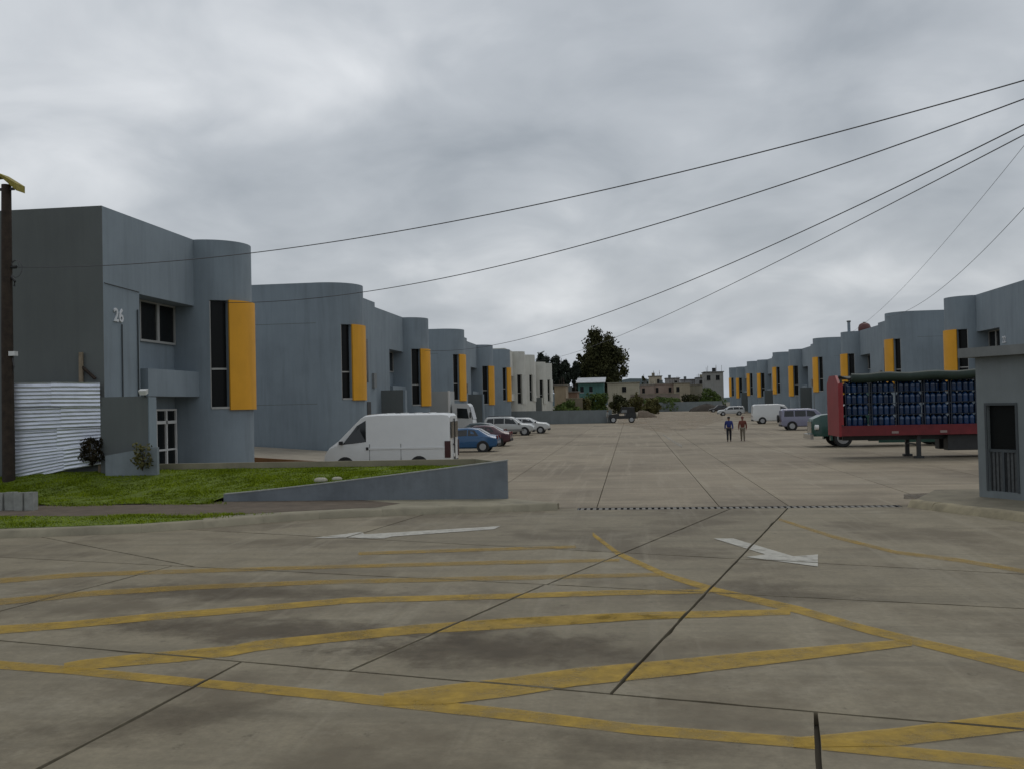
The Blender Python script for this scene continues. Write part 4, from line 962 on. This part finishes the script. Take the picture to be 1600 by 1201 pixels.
MB().extr([(.5, -.7, 1.25), (.5, .7, 1.25), (.3, .66, 1.75), (.3, -.66, 1.75)], (.02, 0, 0)).build('windshield', GLASSC, JP)

# ================================================================== people
SKIN = mat('skin', (.28, .15, .1), .6, .05, 9); HAIR = mat('hair_dark', (.015, .012, .01), .7, 0)
def skin_mesh(name, V, E, rad, m, parent, root=0):
    me = bpy.data.meshes.new(name); me.from_pydata(V, E, []); me.update()
    o = bpy.data.objects.new(name, me); C.objects.link(o)
    md = o.modifiers.new('s', 'SKIN'); md.use_smooth_shade = True
    for i, sv in enumerate(me.skin_vertices[0].data):
        sv.radius = rad[i] if isinstance(rad[i], tuple) else (rad[i], rad[i]); sv.use_root = i == root
    o.modifiers.new('d', 'SUBSURF').levels = 1
    nm = bpy.data.meshes.new_from_object(o.evaluated_get(bpy.context.evaluated_depsgraph_get()))
    bpy.data.objects.remove(o); nm.name = name; nm.materials.clear(); nm.materials.append(m)
    nm.polygons.foreach_set('use_smooth', [True]*len(nm.polygons))
    q = bpy.data.objects.new(name, nm); C.objects.link(q); q.parent = parent; return q
def person(label, loc, rz, h, shirt, trousers, stride=.2, hat=None, armsw=.12, shoe=None):
    p = thing('person', label, 'person', loc, rz); k = h/1.75
    p.scale = (k, k, k)
    J = dict(pel=(0, 0, .95), sp=(0, 0, 1.12), ch=(0, .01, 1.32), nk=(0, 0, 1.47), hb=(0, .02, 1.55), hd=(0, .03, 1.64), cr=(0, .01, 1.72))
    r = dict(pel=(.12, .09), sp=(.11, .08), ch=(.12, .08), nk=.052, hb=.07, hd=.092, cr=.07)
    E = [('pel', 'sp'), ('sp', 'ch'), ('ch', 'nk'), ('nk', 'hb'), ('hb', 'hd'), ('hd', 'cr')]
    for s, n in ((1, 'r'), (-1, 'l')):
        f = s*stride
        J[n+'hip'] = (s*.095, 0, .9); J[n+'kn'] = (s*.1, f*.55+.03, .5); J[n+'an'] = (s*.1, f-.03, .09); J[n+'to'] = (s*.115, f+.14, .035)
        J[n+'sh'] = (s*.2, 0, 1.41); J[n+'el'] = (s*.255, -f*armsw*3-.03, 1.13); J[n+'wr'] = (s*.265, -f*armsw*4+.08, .9); J[n+'pa'] = (s*.265, -f*armsw*4+.1, .83)
        r.update({n+'hip': .09, n+'kn': .06, n+'an': .042, n+'to': .036, n+'sh': .05, n+'el': .043, n+'wr': .03, n+'pa': (.02, .036)})
        E += [('pel', n+'hip'), (n+'hip', n+'kn'), (n+'kn', n+'an'), (n+'an', n+'to'), ('ch', n+'sh'), (n+'sh', n+'el'), (n+'el', n+'wr'), (n+'wr', n+'pa')]
        x, y, z = J[n+'pa']
        for q, (dy, ln) in enumerate(((-.028, .062), (-.01, .075), (.01, .072), (.028, .055))):
            a, b = f'{n}f{q}a', f'{n}f{q}b'; J[a] = (x-s*.005, y+dy, z-ln*.55); J[b] = (x-s*.022, y+dy*1.05+.004, z-ln); r[a] = .009; r[b] = .007; E += [(n+'pa', a), (a, b)]
        a, b = n+'ta', n+'tb'; J[a] = (x-s*.015, y+.045, z+.015); J[b] = (x-s*.025, y+.06, z-.02); r[a] = .01; r[b] = .008; E += [(n+'pa', a), (a, b)]
    ks = list(J); ix = {a: i for i, a in enumerate(ks)}
    skin_mesh('body', [J[a] for a in ks], [(ix[a], ix[b]) for a, b in E], [r[a] for a in ks], SKIN, p)
    def sub(name, keys, edges, grow, m, over={}):
        ii = {a: i for i, a in enumerate(keys)}
        rr = [over.get(a, tuple(q+grow for q in (r[a] if isinstance(r[a], tuple) else (r[a], r[a])))) for a in keys]
        return skin_mesh(name, [J[a] for a in keys], [(ii[a], ii[b]) for a, b in edges], rr, m, p)
    sub('shirt', ['pel', 'sp', 'ch', 'nk', 'rsh', 'lsh', 'rel', 'lel', 'rwr', 'lwr'], [('pel', 'sp'), ('sp', 'ch'), ('ch', 'nk'), ('ch', 'rsh'), ('ch', 'lsh'), ('rsh', 'rel'), ('lsh', 'lel'), ('rel', 'rwr'), ('lel', 'lwr')], .02, shirt, {'ch': (.175, .125), 'sp': (.165, .12), 'pel': (.165, .125), 'rsh': (.078, .078), 'lsh': (.078, .078), 'nk': (.07, .07)})
    sub('trousers', ['pel', 'rhip', 'lhip', 'rkn', 'lkn', 'ran', 'lan'], [('pel', 'rhip'), ('pel', 'lhip'), ('rhip', 'rkn'), ('lhip', 'lkn'), ('rkn', 'ran'), ('lkn', 'lan')], .02, trousers, {'pel': (.155, .115)})
    for n in 'rl': sub('shoe', [n+'an', n+'to'], [(n+'an', n+'to')], .012, shoe or BLACK, {n+'an': (.05, .05)})
    hm = hat or HAIR
    MB().loft([[(rr*math.cos(a*math.pi/6), .022+rr*1.08*math.sin(a*math.pi/6), z) for a in range(12)] for rr, z in ((.098, 1.64), (.104, 1.68), (.095, 1.73), (.06, 1.765), (.01, 1.775))]).build('cap' if hat else 'hair', hm, p, smooth=60)
    MB().tube([(0, .1, 1.635), (0, .135, 1.62)], [.014, .018], 6).build('nose', SKIN, p)
    return p
person('person in a blue jacket and dark trousers walking on the lot', (6.3, 63.6, 0), R(175), 1.62, mat('jacket_blue', (.018, .03, .16), .8, .1, 6), mat('trousers_dark', (.014, .015, .02), .85, .1, 6), .17)
person('person in a rust-red shirt and tan trousers walking beside the one in blue', (7.25, 64.3, 0), R(172), 1.6, mat('shirt_rust', (.15, .045, .03), .85, .35, 14), mat('trousers_tan', (.2, .175, .13), .85, .1, 6), -.12, mat('cap_red', (.16, .05, .04), .8, .1, 6))
person('person in pale grey work clothes standing beside the open jeep', (-3.05, 128.0, 0), R(-120), 1.72, mat('work_grey', (.3, .31, .29), .85, .1, 6), mat('work_grey2', (.24, .25, .24), .85, .1, 6), .05, mat('cap_olive', (.12, .12, .08), .8, .1, 6))

# ================================================================== beyond the lot: mounds, houses, trees, hill
def mound(name, label, cx, cy, rx, ry, h, m):
    v = []; fc = []; nu, nv = 18, 6
    for j in range(nv+1):
        for i in range(nu):
            t = j/nv; a = 2*math.pi*i/nu; rr = (1-t)*(1+.12*math.sin(3*a+cx)+.1*random.uniform(-1, 1)); v.append((cx+rx*rr*math.cos(a), cy+ry*rr*math.sin(a), -.1+h*math.sin(t*math.pi/2)**.9*(1+.1*random.uniform(-1, 1))))
    for j in range(nv):
        for i in range(nu): a = j*nu+i; b = j*nu+(i+1) % nu; fc.append((a, b, b+nu, a+nu))
    fc.append(tuple(range(nv*nu, nv*nu+nu)))
    return tag(raw(name, v, fc, m, smooth=True), label, 'mound')
mound('soil_mound', 'brown soil heap behind the open jeep', 2.0, 170, 2.6, 2.6, 1.3, SOIL)
mound('soil_mound', 'low dark heap at the far right corner of the lot', 19, 246, 4.5, 2.5, 1.9, mat('dark_soil', (.05, .04, .03), .95, .3, 1))
HOUSEM = {}; BARKD = mat('rusty_rebar', (.06, .04, .03), .9, .2, 4)
def house(label, px0, px1, ptop, Y, depth, col, roofcol, nwin=2, storeys=2, roof='flat', parapet=.3, base=0):
    a = onY(px0, ptop, Y); b = onY(px1, ptop, Y); W_ = b.x-a.x; h = max(a.z, b.z)
    o = thing('house', label, 'building', (a.x, Y, -.12))
    key = 'house_%d' % len(HOUSEM); wm = mat(key, tuple(c*1.35 for c in col), .9, .12, .5, streak=.35); HOUSEM[key] = wm; rm = mat(key+'_roof', roofcol, .85, .15, .6, streak=.2)
    MB().box(0, W_, 0, depth, 0, h).build('wall', wm, o)
    if roof == 'flat': MB().box(-.25, W_+.25, -.3, depth+.25, h+.002, h+.25).build('roof', rm, o)
    elif roof == 'lean': MB().extr([(-.5, -1.2, h-.1), (-.5, depth, h+1.4), (-.5, depth, h+1.55), (-.5, -1.2, h+.05)], (W_+1, 0, 0)).build('roof', rm, o)
    else: MB().extr([(-.4, -.6, h), (-.4, depth/2, h+1.6), (-.4, depth+.6, h)], (W_+.8, 0, 0)).build('roof', rm, o)
    if random.random() < .6 and roof == 'flat':
        tx = random.uniform(.25, .75)*W_; MB().tube([(tx, depth*.4, h+.26), (tx, depth*.4, h+1.4)], .55, 12).build('roof_tank', random.choice([BLACK, GREYS, KERBM]), o)
    if random.random() < .7 and roof == 'flat':
        rb = MB()
        for q in range(5): xq = random.uniform(.05, .95)*W_; rb.tube([(xq, .1, h+.25), (xq+random.uniform(-.1, .1), .1, h+random.uniform(1, 2.2))], .045, 5)
        rb.build('rebar', BARKD, o)
    fh = h/storeys
    for s in range(storeys):
        for i in range(nwin):
            if random.random() < .4: continue
            x = W_*random.uniform(-.06, .06)+W_*(i+.5)/nwin; ww = min(1.4, W_/nwin*.4); z = s*fh+fh*.38
            wn = MB().box(x-ww/2, x+ww/2, -.02, .0-.004, z, z+fh*.38).build('window', GLASS, o)
            MB().box(x-ww/2-.1, x+ww/2+.1, -.1, -.021, z-.12, z-.01).build('sill', rm, wn)
            MB().box(x-.03, x+.03, -.05, -.021, z, z+fh*.38).build('mullion', DARKM, wn)
    return o
house('tan unfinished block house left of the teal one, behind the left wall', 866, 884, 602, 205, 8, (.24, .19, .13), (.2, .18, .15), 1)
house('brown brick house low behind the left wall', 884, 902, 612, 215, 8, (.17, .11, .075), (.18, .16, .14), 1, 2)
house('teal house with pale sloping roof below the big tree', 903, 943, 597.5, 262, 9, (.05, .115, .105), (.45, .46, .47), 3, 2, 'lean')
house('long beige house with small windows right of the teal house', 949, 999, 598.5, 285, 10, (.30, .27, .2), (.28, .26, .2), 3, 2)
house('pinkish house with white band in the middle distance', 1000, 1022, 601, 300, 9, (.26, .2, .165), (.33, .31, .27), 2, 2)
house('pale pink terraced house in the middle distance', 1021, 1053, 600, 305, 9, (.29, .22, .18), (.3, .25, .2), 3, 2)
house('small cream upper house on the skyline', 1014, 1034, 588, 350, 8, (.33, .29, .22), (.2, .19, .17), 2, 3)
house('low beige house right of the pink terrace', 1053, 1078, 598.5, 300, 9, (.31, .265, .19), (.26, .24, .2), 2, 2)
house('olive grey house behind the right bushes', 1077, 1102, 601, 310, 9, (.2, .185, .14), (.22, .2, .17), 2, 2)
house('grey concrete three-storey house by the right warehouses', 1101, 1130, 581.5, 290, 10, (.20, .195, .18), (.14, .14, .13), 2, 3)
house('grey block house on the skyline left of the concrete one', 1040, 1062, 591, 380, 9, (.2, .19, .18), (.2, .19, .18), 2, 3)
house('far grey house on the skyline with flat roof', 1064, 1090, 593, 400, 9, (.19, .19, .19), (.12, .12, .12), 2, 3)
house('far dark-roofed house at the right of the skyline', 1088, 1104, 590, 390, 9, (.16, .16, .16), (.08, .08, .08), 1, 3)
for lab, p0, p1, pt, Y, col in (('long low pinkish wall below the houses', 985, 1062, 616, 275, (.25, .2, .165)), ('low tan wall in front of the brown house', 884, 910, 622, 200, (.2, .17, .12))):
    a, b = onY(p0, pt, Y), onY(p1, pt, Y); o = thing('garden_wall', lab, 'wall', (a.x, Y, -.12)); MB().box(0, b.x-a.x, 0, .3, 0, a.z).build('wall_body', mat('gw%d' % Y, col, .9, .15, .6, streak=.4), o); MB().box(-.05, b.x-a.x+.05, -.06, .36, a.z+.002, a.z+.18).build('coping', KERBM, o)
def bush(label, p0, p1, ptop, Y, m, n=2600, size=.32):
    a, b = onY(p0, ptop, Y), onY(p1, ptop, Y); rx = (b.x-a.x)/2
    o = shrub('bush', label, ((a.x+b.x)/2, Y, -.12), rx, max(.8, a.z*.52), n, m, size, 8, 'bush')
    return o
bush('bright green bush in front of the teal house', 916, 950, 611, 225, LEAF_G)
bush('green bush left of the bright one, over the left wall', 900, 922, 619, 212, LEAF_Y, 1500)
bush('dark green hedge below the beige house', 952, 982, 617, 240, LEAF_D, 2200)
bush('olive bush behind the open jeep', 984, 1004, 613, 232, LEAF_Y, 1600)
bush('rounded green bush above the far wall, left of its neighbour', 1064, 1094, 615, 268, LEAF_D, 2200)
bush('bright green bush above the far wall next to the right warehouses', 1090, 1128, 610, 266, LEAF_G, 3000)
bush('wide green hedge below the pink terrace', 1000, 1064, 619, 262, LEAF_G, 3600)
bush('green undergrowth below the brown house over the left wall', 868, 906, 626, 196, LEAF_G, 1800)
bush('dry olive scrub right of the open jeep', 1006, 1032, 622, 215, LEAF_Y, 1600)

BARK = mat('bark', (.06, .05, .04), .9, .25, 3, .4, 12)
def tree(label, p0, p1, ptop, pbot, Y, m, n, size, clumps, seed, sparse=0):
    rg = np.random.default_rng(seed); rnd = random.Random(seed)
    a, b = onY(p0, ptop, Y), onY(p1, pbot, Y); cx = (a.x+b.x)/2; rx = (b.x-a.x)/2; zt = a.z; zb = max(1.5, b.z)
    o = thing('tree', label, 'tree', (cx, Y, -.12)); H_ = zt-zb
    tr = MB(); tr.tube([(0, 0, 0), (.2, .1, zb+H_*.3), (.1, 0, zb+H_*.85)], [rx*.075+.12, rx*.05+.08, .05], 8)
    cc = []
    lobes = [(rnd.uniform(-.75, .75), rnd.uniform(-.6, .6), rnd.uniform(.55, 1.0), rnd.uniform(.3, .5)) for _ in range(6)]
    lobes[0] = (rnd.uniform(-.1, .15), 0, 1.0, .42)
    for i in range(clumps):
        if i % 3:      # upright lobes of different heights
            lx, ly, lh, lw = lobes[i % len(lobes)]; t = rnd.random()*lh
            taper = lw*(1.1-.75*(t/lh)**2)*rx; an = rnd.uniform(0, 6.283); rr = taper*math.sqrt(rnd.random())
            x, y = lx*rx*.72+rr*math.cos(an), ly*rx*.72+rr*math.sin(an)
        else:          # dense skirt
            t = rnd.random()*.72; an = rnd.uniform(0, 6.283); rr = rx*.95*math.sqrt(rnd.random()); x, y = rr*math.cos(an), rr*math.sin(an)
        cc.append((x, y, zb+H_*(.03+.9*t), rnd.uniform(.4, 1.0)*(rx*.235)))
    for c in cc[::2]: tr.tube([(.15, .05, max(zb*.8, c[2]-rx*.6)), (c[0]*.5, c[1]*.5, c[2]-rx*.18), (c[0], c[1], c[2])], [.16*size*1.2, .1*size*1.2, .03], 5)
    tr.build('trunk', BARK, o, smooth=50)
    per = n//clumps; al = []
    for x, y, z, r in cc:
        q = np.clip(rg.normal(0, .62, (per, 3)), -1.5, 1.5)
        al.append(q*np.array([r, r, r*1.25])+np.array([x, y, z]))
    leafs(np.concatenate(al), size, m, o, 'crown'); return o
tree('tallest broad dark tree on the skyline above the teal house', 902, 979, 515, 606, 300, LEAF_D, 30000, .5, 190, 3)
tree('narrow dark cypress-like tree joined to the left of the tallest tree', 900, 922, 546, 610, 305, LEAF_D, 8000, .45, 60, 4)
tree('short dark tree between the cypress and the blue-green trees', 882, 908, 560, 612, 295, LEAF_B, 6000, .42, 50, 5)
tree('blue-green tree just right of the white warehouses', 860, 894, 550, 612, 290, LEAF_B, 11000, .42, 75, 6)
tree('loose blue-green tree showing above the white warehouse roofs', 836, 870, 543, 600, 285, LEAF_B, 8000, .4, 60, 8, 1)
tree('small tree top peeping over the left end of the white warehouses', 801, 822, 545, 600, 280, LEAF_B, 1800, .4, 16, 9, 1)
tree('small pointed dark tree on the skyline right of the tallest tree', 999, 1012, 580, 606, 330, LEAF_D, 1800, .4, 18, 10)
tree('low round tree behind the skyline houses', 1032, 1052, 590, 612, 420, LEAF_B, 1500, .5, 16, 11)
tree('dark tree at the corner of the right skyline house', 1096, 1112, 583, 612, 330, LEAF_D, 2200, .4, 20, 12)
# distant wooded hill
hv = []; hf = []; nu, nv = 60, 8
HILL = mat('hill_forest', (.05, .07, .075), .95, .25, .02, spec=.1)
for j in range(nv+1):
    for i in range(nu+1):
        X = -700+1500*i/nu; t = j/nv
        prof_ = 30*math.exp(-((X-10)/70)**2)+18*math.exp(-((X+220)/160)**2)+14*math.exp(-((X-420)/180)**2)+5*math.sin(X*.03)*math.sin(X*.011)+10
        hv.append((X, 1350+500*t, max(-1, prof_*math.sin(t*math.pi)**.8)-.5))
for j in range(nv):
    for i in range(nu): a = j*(nu+1)+i; hf.append((a, a+1, a+nu+2, a+nu+1))
tag(raw('hills', hv, hf, HILL, smooth=True), kind='structure')
